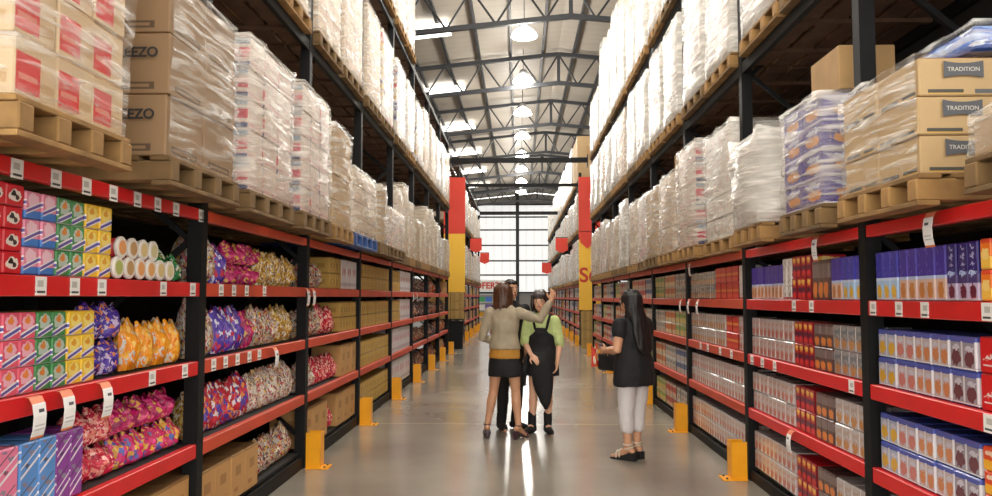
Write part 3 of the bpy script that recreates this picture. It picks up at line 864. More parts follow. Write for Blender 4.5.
kind('yellowbox', 'sweet_box', 'sweets box', 'yellow sweets box', .115, .112, .3, fini('yellow sweets box', '#ecc032', '#f4dc7a', '#e3a02a'))
tilepack = lambda nm, base, dk: printed(nm, base, [('d', -.5, .02, .10, '#e9e4ea'), ('e', .35, .42, .12, .05, dk), ('d', -.5, .28, .33, '#e8e2ea'), ('e', .6, .74, .16, .07, '#8d8296'), ('d', -.5, .55, .6, dk), ('e', .3, .9, .14, .05, '#8d8296')], rough=.4, rep=(1, 2))
kind('pinkpack', 'candy_pack', 'sweets pack', 'tall pink printed pack', .13, .30, .22, tilepack('pink pack', '#e77fa2', '#7d4a62'))
kind('bluepack', 'candy_pack', 'sweets pack', 'tall blue printed pack', .125, .30, .22, tilepack('blue pack', '#5b93d6', '#4b556e'))
kind('violetpack', 'candy_pack', 'sweets pack', 'tall violet printed pack', .11, .30, .22, tilepack('violet pack', '#8b3d97', '#4a2c5c'))
kind('violetbag', 'candy_bag', 'sweets bag', 'violet sweets bag', .17, .17, .16, candy('violet bag', '#47309c', ['#5a3fb0', '#c9b6d8', '#e08a5a', '#3a2688', '#51369f'], 9, .7), 'pouch')
kind('orangebag', 'candy_bag', 'sweets bag', 'orange sweets bag', .2, .25, .15, candy('orange bag', '#f19a17', ['#f5b23a', '#e9861a', '#f7c765', '#d9d0c2', '#ee9a20'], 9, .7), 'pouch')
kind('magbag', 'candy_bag', 'sweets bag', 'magenta sweets bag', .16, .15, .2, candy('magenta bag', '#b8185c', ['#cf2a74', '#8f1552', '#e25a86', '#d9a04a', '#c41f66'], 9, .65), 'pouch')
kind('redbag', 'candy_bag', 'sweets bag', 'red and pink sweets bag', .18, .16, .2, candy('red pink bag', '#c72240', ['#f2a39a', '#d93a55', '#f4c4b8', '#a81a3a', '#e98a7c'], 12, .7), 'pouch')
kind('pinkgoldbag', 'candy_bag', 'sweets bag', 'pink and gold sweets bag', .15, .16, .2, candy('pink gold bag', '#cf2b66', ['#dba23c', '#d7457f', '#e0b45c', '#5a66b0', '#cf2b66'], 8, .7), 'pouch')
kind('greenbag', 'candy_bag', 'sweets bag', 'green sweets bag', .14, .15, .18, candy('green bag', '#1f7a3c', ['#3f9a50', '#cfd6c8', '#16602e', '#9aa84a'], 9, .6), 'pouch')
kind('mixbag', 'candy_bag', 'sweets bag', 'mixed coloured sweets bag', .19, .22, .22, candy('mixed bag', '#c2b09c', ['#c0303a', '#e8dccb', '#5b5046', '#d9a93c', '#bdb4aa', '#8c4a4a', '#a89c90'], 16, .75), 'pouch')
kind('whitebag', 'candy_bag', 'sweets bag', 'white and red sweets bag', .2, .26, .2, candy('white red bag', '#d9cfc4', ['#b4303c', '#e6ddd2', '#6c5f55', '#d8b25a', '#c0b6aa', '#c98a72'], 18, .7), 'pouch')
kind('purplebag', 'candy_bag', 'sweets bag', 'purple and white sweets bag', .18, .24, .2, candy('purple bag', '#5a3fae', ['#7a5fc0', '#e4dff0', '#c9304a', '#4a3496'], 9, .6), 'pouch')
kind('goldbag', 'candy_bag', 'sweets bag', 'golden sweets bag', .2, .22, .2, candy('gold bag', '#c79a3c', ['#e0bb5a', '#a87a2a', '#efe0b8', '#8c5a26', '#d6d0c4'], 16, .7), 'pouch')
kind('redtray', 'candy_bag', 'sweets bag', 'red and violet sweets bag', .19, .21, .2, candy('red tray bag', '#b81f34', ['#d63a4a', '#5a3f9e', '#e8dfe0', '#e08a3c', '#c4283c'], 9, .7), 'pouch')
kind('kraftbox', 'shelf_carton', 'carton', 'kraft shelf carton', .28, .33, .34, printed('kraft shelf carton', '#b98c54', [('r', .3, .7, .5, .72, '#9c7242'), ('r', 0, 1, .95, 1, '#8f6a3c'), ('r', .2, .5, .15, .25, '#a3713f')], rough=.7))
kind('goldbox', 'shelf_carton', 'carton', 'yellowish shelf carton', .27, .165, .34, printed('yellowish carton', '#b99546', [('r', .15, .85, .3, .6, '#a07c34'), ('r', 0, 1, .93, 1, '#8a682c'), ('e', .5, .45, .12, .14, '#c9aa62')], rough=.65))
kind('whitepack', 'tissue_pack', 'pack', 'white printed pack', .3, .35, .3, printed('white pack print', '#d5cfd2', [('e', .3, .6, .1, .14, '#b23c50'), ('e', .7, .6, .1, .14, '#b23c50'), ('r', 0, 1, .1, .22, '#b7adb4')], rough=.4))
kind('brownbag', 'shelf_bag', 'bag', 'brown and cream bag', .22, .26, .22, candy('brown bag', '#6e4a3c', ['#8a5a48', '#d9c6b0', '#3c2a28', '#a8443c', '#c08a5a'], 12, .75), 'pouch')
kind('darkbag', 'shelf_bag', 'bag', 'dark printed bag', .22, .28, .22, candy('dark bag', '#3a3038', ['#5a4048', '#b9a896', '#7a2f34', '#40506a', '#8a7a68'], 12, .75), 'pouch')
kind('saltbag', 'shelf_bag', 'bag', 'orange and white bag', .22, .27, .22, candy('orange white bag', '#c8623a', ['#d9cabc', '#c04a30', '#e0a05a', '#8a3a2a'], 12, .7), 'pouch')

# --- kinds: right (drinks)
kind('purple', 'juice_carton', 'drink carton', 'purple drink carton', .089, .262, .24, printed('purple drink carton', '#43309a', [('r', 0, 1, 0, .43, '#d8b7a8'), ('r', 0, 1, .40, .46, '#b9c6ea'), ('e', .5, .2, .3, .16, '#c98243'), ('s', 6, .5, .98, '#8d80cc', .22), ('r', .92, 1, 0, 1, '#7a6cc4'), ('r', 0, 1, 0, .04, '#cfd0d8')], rough=.3))
kind('bluejuice', 'juice_carton', 'drink carton', 'purple and light-blue drink carton', .089, .262, .24, printed('blue drink carton', '#3d3aa6', [('r', 0, 1, 0, .43, '#a9c6e4'), ('r', 0, 1, .40, .46, '#c9d6f0'), ('e', .5, .18, .32, .14, '#e0b23c'), ('s', 6, .5, .98, '#8f88d4', .22), ('r', .92, 1, 0, 1, '#7a78cc'), ('r', 0, 1, 0, .04, '#cfd0d8')], rough=.3))
kind('grapejuice', 'juice_carton', 'drink carton', 'dark purple drink carton', .085, .262, .24, printed('grape drink carton', '#2a1a6c', [('e', .5, .9, .2, .03, '#b7b3cc'), ('e', .5, .76, .2, .03, '#a5a1c4'), ('e', .5, .62, .2, .03, '#a5a1c4'), ('r', 0, 1, .30, .45, '#4a3a72'), ('r', 0, 1, 0, .3, '#b9a9c4'), ('e', .5, .16, .3, .13, '#6b1f3a'), ('e', .5, .47, .4, .04, '#b4c4ea'), ('r', 0, 1, 0, .04, '#cfd0d8')], rough=.3))
kind('orangejuice', 'juice_carton', 'drink carton', 'orange drink carton', .085, .132, .24, printed('orange drink carton', '#ee7a1c', [('r', 0, 1, .0, .42, '#f3c04a'), ('e', .5, .5, .36, .2, '#f7d27a'), ('r', 0, 1, .85, 1, '#e2492a'), ('r', .9, 1, 0, 1, '#f0b04a')], rough=.3))
mp = lambda nm, pic, base='#cfc9d0', rep=(2, 1): printed(nm, base, [('r', 0, 1, .82, 1, '#4a56a8'), ('e', .52, .36, .36, .24, pic), ('e', .5, .66, .3, .1, '#c9c2d0'), ('r', .0, .13, .1, .85, '#dcd8dd'), ('r', 0, 1, 0, .08, '#dedbdf')], rep, rough=.22, gloss_film=True, top='#4a5cae')
kind('mpyellow', 'drink_multipack', 'drink pack', 'film-wrapped yellow-fruit drink pack', .2, .152, .28, mp('yellow fruit multipack', '#d9a93a', '#a9b0c4'))
kind('mppink', 'drink_multipack', 'drink pack', 'film-wrapped pink-fruit drink pack', .2, .152, .28, mp('pink fruit multipack', '#c97a72', '#bfb0b5'))
kind('mppeach', 'drink_multipack', 'drink pack', 'film-wrapped peach drink pack', .2, .152, .28, mp('peach multipack', '#cf8458', '#c0b1b0'))
kind('mpgrape', 'drink_multipack', 'drink pack', 'film-wrapped grape drink pack', .2, .152, .28, mp('grape multipack', '#6b3a46', '#97909c'))
kind('redcase', 'drink_case', 'drink case', 'red drink case', .2, .155, .28, printed('red drink case', '#d5161d', [('e', .5, .34, .36, .16, '#e9dcd8'), ('e', .5, .27, .38, .15, '#d5161d'), ('r', .12, .88, .2, .24, '#e9dcd8'), ('r', 0, 1, .96, 1, '#a81118')], rough=.35))
kind('orangecase', 'drink_case', 'drink case', 'orange and red drink case', .2, .1, .28, printed('orange drink case', '#e0481c', [('r', 0, 1, 0, .45, '#f0b02c'), ('r', .1, .5, .1, .36, '#ece6da'), ('e', .6, .74, .3, .12, '#f2d0b8')], rough=.35))
kind('redjuice', 'juice_carton', 'drink carton', 'red and yellow drink carton', .095, .152, .24, printed('red drink carton', '#b31322', [('e', .5, .8, .36, .14, '#eeb23e'), ('e', .5, .86, .2, .06, '#f6dc8a'), ('r', 0, 1, .3, .55, '#5a1236'), ('e', .5, .22, .3, .12, '#d92c2c'), ('r', 0, .05, 0, 1, '#7a0d1c')], rough=.3))
kind('brownjuice', 'juice_carton', 'drink carton', 'brown and orange drink carton', .1, .152, .24, printed('brown drink carton', '#5b3f3a', [('e', .5, .25, .4, .2, '#e0823a'), ('r', 0, 1, .55, .9, '#7d6a66'), ('r', .9, 1, 0, 1, '#a08a80')], rough=.3))
kind('whitejuice', 'juice_carton', 'drink carton', 'white speckled drink carton', .09, .30, .24, printed('white drink carton', '#dcd6cf', [('s', 7, .02, .98, '#4a4540', .3), ('r', 0, 1, .0, .06, '#b05a5a')], rough=.35))
pk = lambda nm, base, a, b2: printed(nm, base, [('e', .5, .3, .36, .24, a), ('s', 5, .3, .9, b2, .45), ('r', .1, .9, .66, .8, b2), ('r', .92, 1, 0, 1, '#efe9e6'), ('r', 0, 1, 0, .05, '#a59c98')], (2, 1), rough=.22, gloss_film=True)
kind('pkpink', 'drink_multipack', 'drink pack', 'film-wrapped white and pink pack', .2, .152, .28, pk('white pink pack', '#c6bab8', '#c47a70', '#c9a49c'))
kind('pkpeach', 'drink_multipack', 'drink pack', 'film-wrapped white and orange pack', .2, .152, .28, pk('white orange pack', '#c2b9b6', '#c48a56', '#bba79c'))
kind('pkgrey', 'drink_multipack', 'drink pack', 'film-wrapped grey pack', .2, .152, .28, pk('grey pack', '#9d9a9a', '#c08a5c', '#7f8288'))
kind('tallred', 'drink_case', 'drink case', 'bright red drink case', .22, .15, .28, printed('bright red case', '#c9281e', [('r', 0, 1, .45, .6, '#e08a3c'), ('r', .1, .9, .1, .3, '#d9503c'), ('r', 0, .03, 0, 1, '#7a1512')], rough=.35))
kind('mixgreen', 'shelf_pack', 'pack', 'green and yellow pack', .2, .15, .26, printed('green yellow pack', '#b7b48a', [('r', 0, 1, .5, .8, '#7f9a4a'), ('e', .5, .3, .3, .2, '#d9b24a'), ('r', 0, .06, 0, 1, '#8a8a6a')], rough=.4))
kind('mixorange', 'shelf_pack', 'pack', 'orange and cream pack', .2, .15, .26, printed('orange cream pack', '#d0bfa8', [('r', 0, 1, .4, .85, '#c46a34'), ('e', .5, .25, .3, .18, '#e0c08a'), ('r', 0, .06, 0, 1, '#8a5a3a')], rough=.4))
kind('mixred', 'shelf_pack', 'pack', 'red and cream pack', .2, .15, .26, printed('red cream pack', '#cdb8ac', [('r', 0, 1, .35, .8, '#b43a2e'), ('e', .5, .2, .3, .14, '#e0b090'), ('r', 0, .06, 0, 1, '#7a3a30')], rough=.4))
kind('mixwhite', 'shelf_pack', 'pack', 'white and grey pack', .2, .15, .26, printed('white grey pack', '#c6c0b6', [('r', .1, .9, .5, .8, '#8f8a86'), ('e', .5, .25, .25, .16, '#b98a6a'), ('r', 0, .06, 0, 1, '#6a6660')], rough=.4))
kind('mixblue', 'shelf_pack', 'pack', 'blue and white pack', .2, .15, .26, printed('blue white pack', '#b4b6bc', [('r', 0, 1, .45, .85, '#4a5a86'), ('e', .5, .25, .25, .16, '#c8a07a'), ('r', 0, .06, 0, 1, '#3c4258')], rough=.4))

L, RT = -1, 1
# left bay 1 (index 0)
fill(L, 0, 3, 'redbox', 2.90, 3.14, 4)
fill(L, 0, 3, 'bluebox', 3.145, 3.365, 3); fill(L, 0, 3, 'greenbox', 3.37, 3.59, 3); fill(L, 0, 3, 'yellowbox', 3.595, 3.83, 3)
fill(L, 0, 3, 'greenbag', 4.52, 4.84, 1)
fill(L, 0, 2, 'greenbox', 2.80, 3.02, 3, .107); fill(L, 0, 2, 'pinkbox', 3.025, 3.245, 3, .107); fill(L, 0, 2, 'greenbox', 3.25, 3.47, 3, .107); fill(L, 0, 2, 'yellowbox', 3.475, 3.71, 3, .107)
fill(L, 0, 2, 'violetbag', 3.74, 4.10, 2); fill(L, 0, 2, 'orangebag', 4.13, 4.83, 1)
fill(L, 0, 1, 'pinkpack', 2.90, 3.16, 1); fill(L, 0, 1, 'bluepack', 3.165, 3.42, 1); fill(L, 0, 1, 'violetpack', 3.425, 3.645, 1)
fill(L, 0, 1, 'redbag', 3.68, 4.05, 2); fill(L, 0, 1, 'pinkgoldbag', 4.07, 4.82, 1); 
for zc in (1,):
    k = KIND['magbag']
    for i in range(5):
        o = obj('candy_bag', good_mesh(k, .135, .15, i % 3), None, (-(XF + .17), 4.10 + i * .15, SHELF[L][1] + .182), (0, -.05, GR.uniform(-.15, .15)))
        tag(o, where('magenta sweets bag', L, 0, 1, 1, 2), 'sweets bag', 'magenta sweets bags')
fill(L, 0, 0, 'kraftbox', 3.3, 4.84, 1, .34)
# left bay 2
fill(L, 1, 3, 'mixbag', 4.98, 5.36, 1, .31); fill(L, 1, 3, 'purplebag', 5.38, 5.56, 1, .27); fill(L, 1, 3, 'magbag', 5.6, 6.25, 2, .14); fill(L, 1, 3, 'goldbag', 6.3, 7.25, 1, .27)
fill(L, 1, 2, 'whitebag', 4.98, 5.38, 1, .34); fill(L, 1, 2, 'purplebag', 5.4, 5.95, 1, .31); fill(L, 1, 2, 'magbag', 5.98, 6.15, 1, .27); fill(L, 1, 2, 'mixbag', 6.18, 6.75, 1, .29); fill(L, 1, 2, 'goldbag', 6.78, 7.25, 1, .31)
fill(L, 1, 1, 'goldbag', 4.97, 5.14, 1, .26); fill(L, 1, 1, 'redtray', 5.16, 6.1, 1, .30); fill(L, 1, 1, 'whitebag', 6.14, 7.25, 1, .29)
fill(L, 1, 0, 'kraftbox', 4.98, 6.1, 1, .31); fill(L, 1, 0, 'mixbag', 6.15, 7.22, 1, .27)
# left bay 3
fill(L, 2, 3, 'mixbag', 7.45, 8.3, 1, .27); fill(L, 2, 3, 'goldbox', 8.33, 8.87, 2); fill(L, 2, 3, 'whitepack', 8.9, 9.7, 1, .33)
fill(L, 2, 2, 'mixbag', 7.45, 8.2, 1, .27); fill(L, 2, 2, 'redbag', 8.22, 8.8, 1, .3); fill(L, 2, 2, 'goldbox', 8.85, 9.72, 2)
fill(L, 2, 1, 'whitebag', 7.45, 8.0, 1, .26); fill(L, 2, 1, 'redbag', 8.02, 8.9, 1, .28); fill(L, 2, 1, 'kraftbox', 8.92, 9.72, 1, .35)
fill(L, 2, 0, 'kraftbox', 7.45, 8.3, 1, .36); fill(L, 2, 0, 'redbag', 8.35, 8.7, 1, .3); fill(L, 2, 0, 'kraftbox', 8.75, 9.72, 1, .36)
# left bay 4: yellowish cartons on every shelf
for lev in range(4): fill(L, 3, lev, 'goldbox', 9.9, 12.15, 2)
fill(L, 4, 3, 'goldbox', 12.4, 13.3, 2); fill(L, 4, 3, 'whitepack', 13.35, 14.55, 1)
fill(L, 4, 2, 'goldbox', 12.4, 13.3, 2); fill(L, 4, 2, 'whitepack', 13.35, 14.55, 1)
fill(L, 4, 1, 'whitepack', 12.4, 14.55, 1, .38); fill(L, 4, 0, 'whitepack', 12.4, 14.55, 1, .4)
for bay, ks in ((5, ['darkbag', 'brownbag', 'brownbag', 'darkbag']), (6, ['saltbag', 'brownbag', 'darkbag', 'brownbag']), (7, ['kraftbox', 'saltbag', 'saltbag', 'darkbag'])):
    for lev in range(4):
        y = Y0[L] + bay * BW[L]
        fill(L, bay, lev, ks[lev], y + .1, y + 1.25, 1); fill(L, bay, lev, ks[(lev + 1) % 4], y + 1.27, y + 2.35, 1)
# tubs lying on their sides with round lids to the aisle
def tub(i, x, y, z, cl, cc, lab):
    t = thing('sweets_tub', lab, 'tub', (x, y, z), 0, 'sweets tubs')
    obj('tub_body', MB().lathe([(.036, -.075), (.05, .07)], axis='x').mesh('tub_body', cl, True), t)
    obj('lid', MB().lathe([(.053, .068), (.056, .072), (.056, .084), (.05, .088)], axis='x', n=28).mesh('lid', simple('white lid', '#ece6dc', .35)), t)
    obj('lid_print', MB().lathe([(.036, .0885), (.036, .0895)], axis='x', n=24).mesh('lid_print', cc), t)
tc = [simple('tub %s' % c, c, .4) for c in ('#c8323a', '#c8323a', '#d96a34', '#d9542e', '#d8d2c8', '#e0dcd2')]
tp = [simple('lid print %s' % c, c, .4) for c in ('#b7c06a', '#c9a06a', '#f0a868', '#eab06a', '#e2c98a', '#d9cf9a')]
for i in range(6): tub(i, -(XF + .115), 3.90 + i * .117, SHELF[L][3] + .06, tc[i], tp[i], '%s sweets tub on its side, %s in lower row, top shelf, first left bay' % (['red', 'red', 'orange', 'orange', 'white', 'white'][i], ORD[i + 1]))
for i in range(4): tub(i, -(XF + .13), 3.96 + i * .117, SHELF[L][3] + .175 - .013, tc[[1, 0, 5, 4][i]], tp[[2, 1, 4, 5][i]], '%s sweets tub on its side, %s in upper row, top shelf, first left bay' % (['red', 'red', 'white', 'white'][i], ORD[i + 1]))

# right bay 1
fill(RT, 0, 3, 'orangejuice', 3.08, 3.50, 2); fill(RT, 0, 3, 'grapejuice', 3.51, 3.77, 1); fill(RT, 0, 3, 'purple', 3.78, 4.24, 1); fill(RT, 0, 3, 'bluejuice', 4.25, 4.52, 1)
for lev, end in ((2, 'redcase'), (1, 'orangecase'), (0, 'orangecase')):
    n = 2 if end == 'redcase' else 3
    fill(RT, 0, lev, end, 2.93, 3.53, n); fill(RT, 0, lev, 'mpgrape', 3.55, 3.765, 2); fill(RT, 0, lev, 'mppeach', 3.77, 4.09, 2); fill(RT, 0, lev, 'mppink', 4.095, 4.295, 2); fill(RT, 0, lev, 'mpyellow', 4.30, 4.51, 2)
# right bay 2
fill(RT, 1, 3, 'bluejuice', 4.70, 4.97, 1); fill(RT, 1, 3, 'purple', 4.98, 5.16, 1); fill(RT, 1, 3, 'brownjuice', 5.18, 5.48, 1, .26); fill(RT, 1, 3, 'redjuice', 5.5, 5.88, 2); fill(RT, 1, 3, 'whitejuice', 5.9, 6.08, 1); fill(RT, 1, 3, 'purple', 6.1, 6.9, 1)
for lev in (2, 1, 0):
    fill(RT, 1, lev, 'pkpeach' if lev != 2 else 'pkgrey', 4.68, 5.14, 2); fill(RT, 1, lev, 'brownjuice', 5.16, 5.46, 2); fill(RT, 1, lev, 'redjuice', 5.48, 5.86, 2); fill(RT, 1, lev, 'pkpink', 5.89, 6.9, 2)
# right bay 3
fill(RT, 2, 3, 'whitejuice', 7.1, 7.28, 1); fill(RT, 2, 3, 'tallred', 7.3, 8.15, 2); fill(RT, 2, 3, 'pkgrey', 8.18, 9.3, 2, .14)
fill(RT, 2, 2, 'pkpink', 7.1, 7.3, 2); fill(RT, 2, 2, 'tallred', 7.32, 7.76, 2); fill(RT, 2, 2, 'pkpeach', 7.8, 9.3, 2)
fill(RT, 2, 1, 'pkpink', 7.1, 9.3, 2); fill(RT, 2, 0, 'pkpink', 7.1, 9.3, 2)
# right bay 4 on
for bay in range(3, 8):
    y = Y0[RT] + bay * BW[RT]
    for lev in range(4):
        ks = [['mixgreen', 'mixorange', 'mixwhite'], ['mixwhite', 'mixorange', 'mixgreen'], ['mixblue', 'mixred', 'mixorange'], ['mixwhite', 'mixred', 'mixgreen'], ['mixblue', 'mixwhite', 'mixorange']][(bay + lev) % 5]
        for q, kk in enumerate(ks):
            KIND['wide'] = dict(KIND[kk], w=.24 if bay < 5 else .36)
            fill(RT, bay, lev, 'wide', y + .1 + q * .74, y + .1 + q * .74 + .72, 2)
# far racks: three wide packs a shelf
for side, nb in ((-1, 5), (1, 8)):
    for bay in range(nb):
        for lev in range(4):
            y = RY0 + bay * RBW
            for q in range(2):
                kk = ['kraftbox', 'darkbag', 'goldbox', 'brownbag'][(bay + lev + q) % 4] if side < 0 else ['mixwhite', 'mixred', 'kraftbox', 'mixblue'][(bay + lev + q) % 4]
                k = KIND[kk]; KIND['tmp'] = dict(k, w=.62, build='box', name='far_shelf_pack')
                fill(side, bay, lev, 'tmp', y + .12 + q * 1.25, y + .12 + q * 1.25 + 1.22, 1, .33, rackname='far')

# ------------------------------------------------------------------ hanging price notices (curled paper over the rail)
M_note = printed('price notice', '#f1efee', [('r', 0, 1, .84, 1, '#e88a66'), ('r', 0, 1, 0, .06, '#d9793c'), ('r', .42, .85, .62, .7, '#4a4a52'), ('r', .15, .9, .2, .24, '#c9c6c6'), ('r', .15, .9, .3, .34, '#c9c6c6')], noise=0, rough=.5)
def note(side, px, lev, lab, w=.085, h=.17):
    y = zpos(side, px); s = -side
    prof = [(.0, .0), (-.012, .004), (.02, .004), (.04, -.03), (.048, -.08), (.042, -.13), (.03, -h)]
    prof = [(.006, -.004), (.022, -.006), (.038, -.035), (.045, -.08), (.042, -.13), (.032, -h)]
    v = []; f = []
    for j, (a, z) in enumerate(prof):
        for yy in (-w / 2, w / 2): v += [(s * a, yy, z), (s * (a + .0015), yy, z + .0005)]
    for j in range(len(prof) - 1):
        o = 4 * j
        f += [(o, o + 2, o + 6, o + 4), (o + 1, o + 5, o + 7, o + 3), (o, o + 4, o + 5, o + 1), (o + 2, o + 3, o + 7, o + 6)]
    f += [(0, 1, 3, 2), (len(v) - 4, len(v) - 2, len(v) - 1, len(v) - 3)]
    o = obj('price_notice', MB().add(v, f).mesh('price_notice', M_note), None, (side * XF, y, SHELF[side][lev] - .002))
    tag(o, lab, 'price notice', 'price notices')
note(-1, 26, 2, 'white paper price notice on the rail above the pink packs'); note(-1, 57, 2, 'white paper price notice on the rail above the blue packs'); note(-1, 97, 2, 'white paper price notice on the rail above the violet and red packs')
note(-1, 303, 3, 'first of the paired white price notices by the second left post'); note(-1, 309, 3, 'second of the paired white price notices by the second left post')
note(-1, 271, 2, 'white price notice hanging above the white and red bags in the second left bay')
note(1, 932, 4, 'white price notice hanging above the purple drink cartons in the first right bay'); note(1, 818, 4, 'white price notice hanging above the red drink cartons in the second right bay')
note(1, 788, 1, 'white price notice hanging above the bottom red cartons in the second right bay')
for i, px in enumerate((699, 690, 682)): note(1, px, 3, '%s of three white price notices by the third right post' % ORD[i + 1])
note(-1, 411, 3, 'first of two white price notices above the white packs'); note(-1, 415, 3, 'second of two white price notices above the white packs')
note(1, 692, 4, 'white price notice under the pallet rail by the third right post')

# ------------------------------------------------------------------ end panels, red signs, far display
M_pred = simple('red end panel', '#e23a22', .45)
M_pyel = simple('yellow end panel', '#ffc73a', .45)
C_disp = printed('patterned display cartons', '#b28d4c', [('e', .5, .5, .3, .3, '#8f7038'), ('r', 0, 1, .92, 1, '#7d6230')], (2, 6), rough=.6)
YP = 24.6
for side in (-1, 1):
    xi = 1.66 if side < 0 else 1.84
    t = thing('end_panel', 'tall red and yellow end panel of the far %s rack' % SIDE[side], 'end panel', (side * xi, YP, 0), 0, 'rack end panels')
    W = .66
    bx = lambda z0, z1, a=0, b2=W, ya=-.03, yb=.03: MB().box(min(side * a, side * b2), max(side * a, side * b2), ya, yb, z0, z1)
    zy = 1.70 if side < 0 else 1.15
    zr = 3.5 if side < 0 else 3.32
    obj('red_panel', bx(zr, 5.25).mesh('red_panel', M_pred), t)
    obj('yellow_panel', bx(zy, zr - .002).mesh('yellow_panel', M_pyel), t)
    obj('post', bx(0, zy - .002, .54, .64, .0, .03).mesh('post', M_black), t)
    if side > 0: obj('panel_lettering', textmesh('S6', .62, simple('red lettering', '#cf3320', .5), .002, .012), t, (side * .30 if side > 0 else -.5, -.034, 2.2), (PI / 2, 0, 0))
# cartons stacked at the foot of the panels
def ptag(name, me, loc, lab, cat): return tag(obj(name, me, None, loc), lab, cat)
bin_ = thing('black_bin', 'black box bin on the floor under the left end panel', 'bin', (-(1.66 + .30), YP - .42, 0))
obj('bin_body', MB().loft([[(-.26, -.2, 0), (.26, -.2, 0), (.26, .2, 0), (-.26, .2, 0)], [(-.29, -.23, .78), (.29, -.23, .78), (.29, .23, .78), (-.29, .23, .78)]]).mesh('bin_body', M_black), bin_)
obj('bin_rim', MB().box(-.31, .31, -.25, .25, .782, .83).mesh('bin_rim', M_black, bevel=.01), bin_)
q = 0
for z in (.0, .28, .56, .84):
    for x in (.02, .42, .82):
        lab = 'patterned carton under right end panel, %s row, %s from aisle' % (['bottom', 'second', 'third', 'top'][q // 3], ORD[q % 3 + 1]); q += 1
        tag(obj('display_carton', boxmesh(.4, .385, .275, C_disp), None, (1.86 + x + .19, YP - .26, z + .001)), lab, 'carton', 'display cartons')
q = 0
shelf = thing('display_shelf', 'dark wall shelf behind the black bin holding patterned cartons', 'shelf', (-(1.66 + .62), YP - .24, 0))
obj('shelf_board', MB().box(-.62, .60, -.18, .19, .86, .89).mesh('shelf_board', M_black2), shelf)
for sx in (-.58, .56): obj('leg', MB().box(sx - .02, sx + .02, .14, .18, 0, .858).mesh('leg', M_black), shelf)
for z in (.892, 1.17, 1.44):
    for x in (.02, .42, .82):
        lab = 'patterned carton under left end panel, %s row, %s from aisle' % (['bottom', 'middle', 'top'][q // 3], ORD[q % 3 + 1]); q += 1
        tag(obj('display_carton', boxmesh(.35, .385, .26 if z < 1.4 else .25, C_disp), None, (-(1.66 + x + .19), YP - .25, z)), lab, 'carton', 'display cartons')
# red aisle signs projecting from the far racks
for (side, Y, z, sz, x1, lab) in ((-1, 31.4, 3.62, .46, 1.45, 'square red aisle sign sticking out of the far left rack, first from camera'), (-1, 39.48, 3.5, .45, 1.45, 'small square red aisle sign further along the far left rack'),
                                  (1, 31.4, 3.62, .48, 1.48, 'square red aisle sign sticking out of the far right rack'), (1, 47.6, 3.3, .56, 1.45, 'small red aisle sign near the end of the far right rack')):
    t = thing('aisle_sign', lab, 'sign', (side * XF, Y, z), 0, 'red aisle signs')
    o = -side
    obj('sign_board', MB().add([(o * .03, -.012, sz / 2), (o * (sz + .03), -.012, sz / 2), (o * (sz + .03), -.012, -sz / 2), (o * (sz / 2 + .03), -.012, -sz / 2 - .1), (o * .03, -.012, -sz / 2),
                                (o * .03, .012, sz / 2), (o * (sz + .03), .012, sz / 2), (o * (sz + .03), .012, -sz / 2), (o * (sz / 2 + .03), .012, -sz / 2 - .1), (o * .03, .012, -sz / 2)],
                               [(0, 1, 2, 3, 4), (9, 8, 7, 6, 5), (0, 5, 6, 1), (1, 6, 7, 2), (2, 7, 8, 3), (3, 8, 9, 4), (4, 9, 5, 0)]).mesh('sign_board', M_pred), t)
    obj('bracket', MB().bar((0, 0, sz / 2 + .02), (o * (sz + .03), 0, sz / 2 + .02), .025).mesh('bracket', M_black), t)
t = thing('red_pennant', 'red pointed pennant over the yellow part of the right end panel', 'pennant', (1.84 + .26, YP - .05, 3.35))
obj('pennant_cloth', MB().add([(-.22, 0, .2), (.22, 0, .2), (.22, 0, -.12), (0, 0, -.32), (-.22, 0, -.12), (-.22, .01, .2), (.22, .01, .2), (.22, .01, -.12), (0, .01, -.32), (-.22, .01, -.12)],
    [(0, 1, 2, 3, 4), (9, 8, 7, 6, 5), (0, 5, 6, 1), (1, 6, 7, 2), (2, 7, 8, 3), (3, 8, 9, 4), (4, 9, 5, 0)]).mesh('pennant_cloth', M_pred), t)
obj('pennant_rod', MB().bar((-.24, .005, .21), (.24, .005, .21), .016).mesh('pennant_rod', M_black), t)
# promotional display at the far end
t = thing('promotion_display', 'far white promotion stand with red lettering and coloured goods before the end wall', 'display stand', (-1.9, 57.5, 0))
obj('header', MB().box(-1.6, 1.6, -.05, .05, 1.95, 2.75).mesh('header', simple('white header', '#ece9e2', .5)), t)
obj('header_lettering', textmesh('OFERTAS', .62, MATS['red lettering'], .003, .02), t, (0, -.055, 2.35), (PI / 2, 0, 0))
for z in (.12, .65, 1.2, 1.75): obj('shelf', MB().box(-1.6, 1.6, -.3, .3, z - .04, z).mesh('shelf', M_white), t)
for sx in (-1.62, 1.62): obj('post', MB().box(sx - .04, sx + .04, -.1, .1, 0, 2.75).mesh('post', M_white), t)
DC = ['#3a6fc4', '#d9a020', '#c93a4a', '#e9e4da', '#6a4aa0', '#3f9a5a']
q = 0
for iz, z in enumerate((.122, .652, 1.202)):
    for i in range(6):
        c = DC[(i + iz * 2) % 6]
        cn = ['blue', 'yellow', 'red', 'white', 'violet', 'green'][(i + iz * 2) % 6]
        tag(obj('promotion_pack', boxmesh(.48, .3, .36, simple('promotion ' + cn, c, .4)), None, (-1.9 - 1.3 + i * .52, 57.45, z), (0, 0, PI / 2)), '%s pack on the far promotion stand, %s shelf, %s from left' % (cn, ['bottom', 'middle', 'upper'][iz], ORD[i + 1]), 'pack', 'promotion packs')

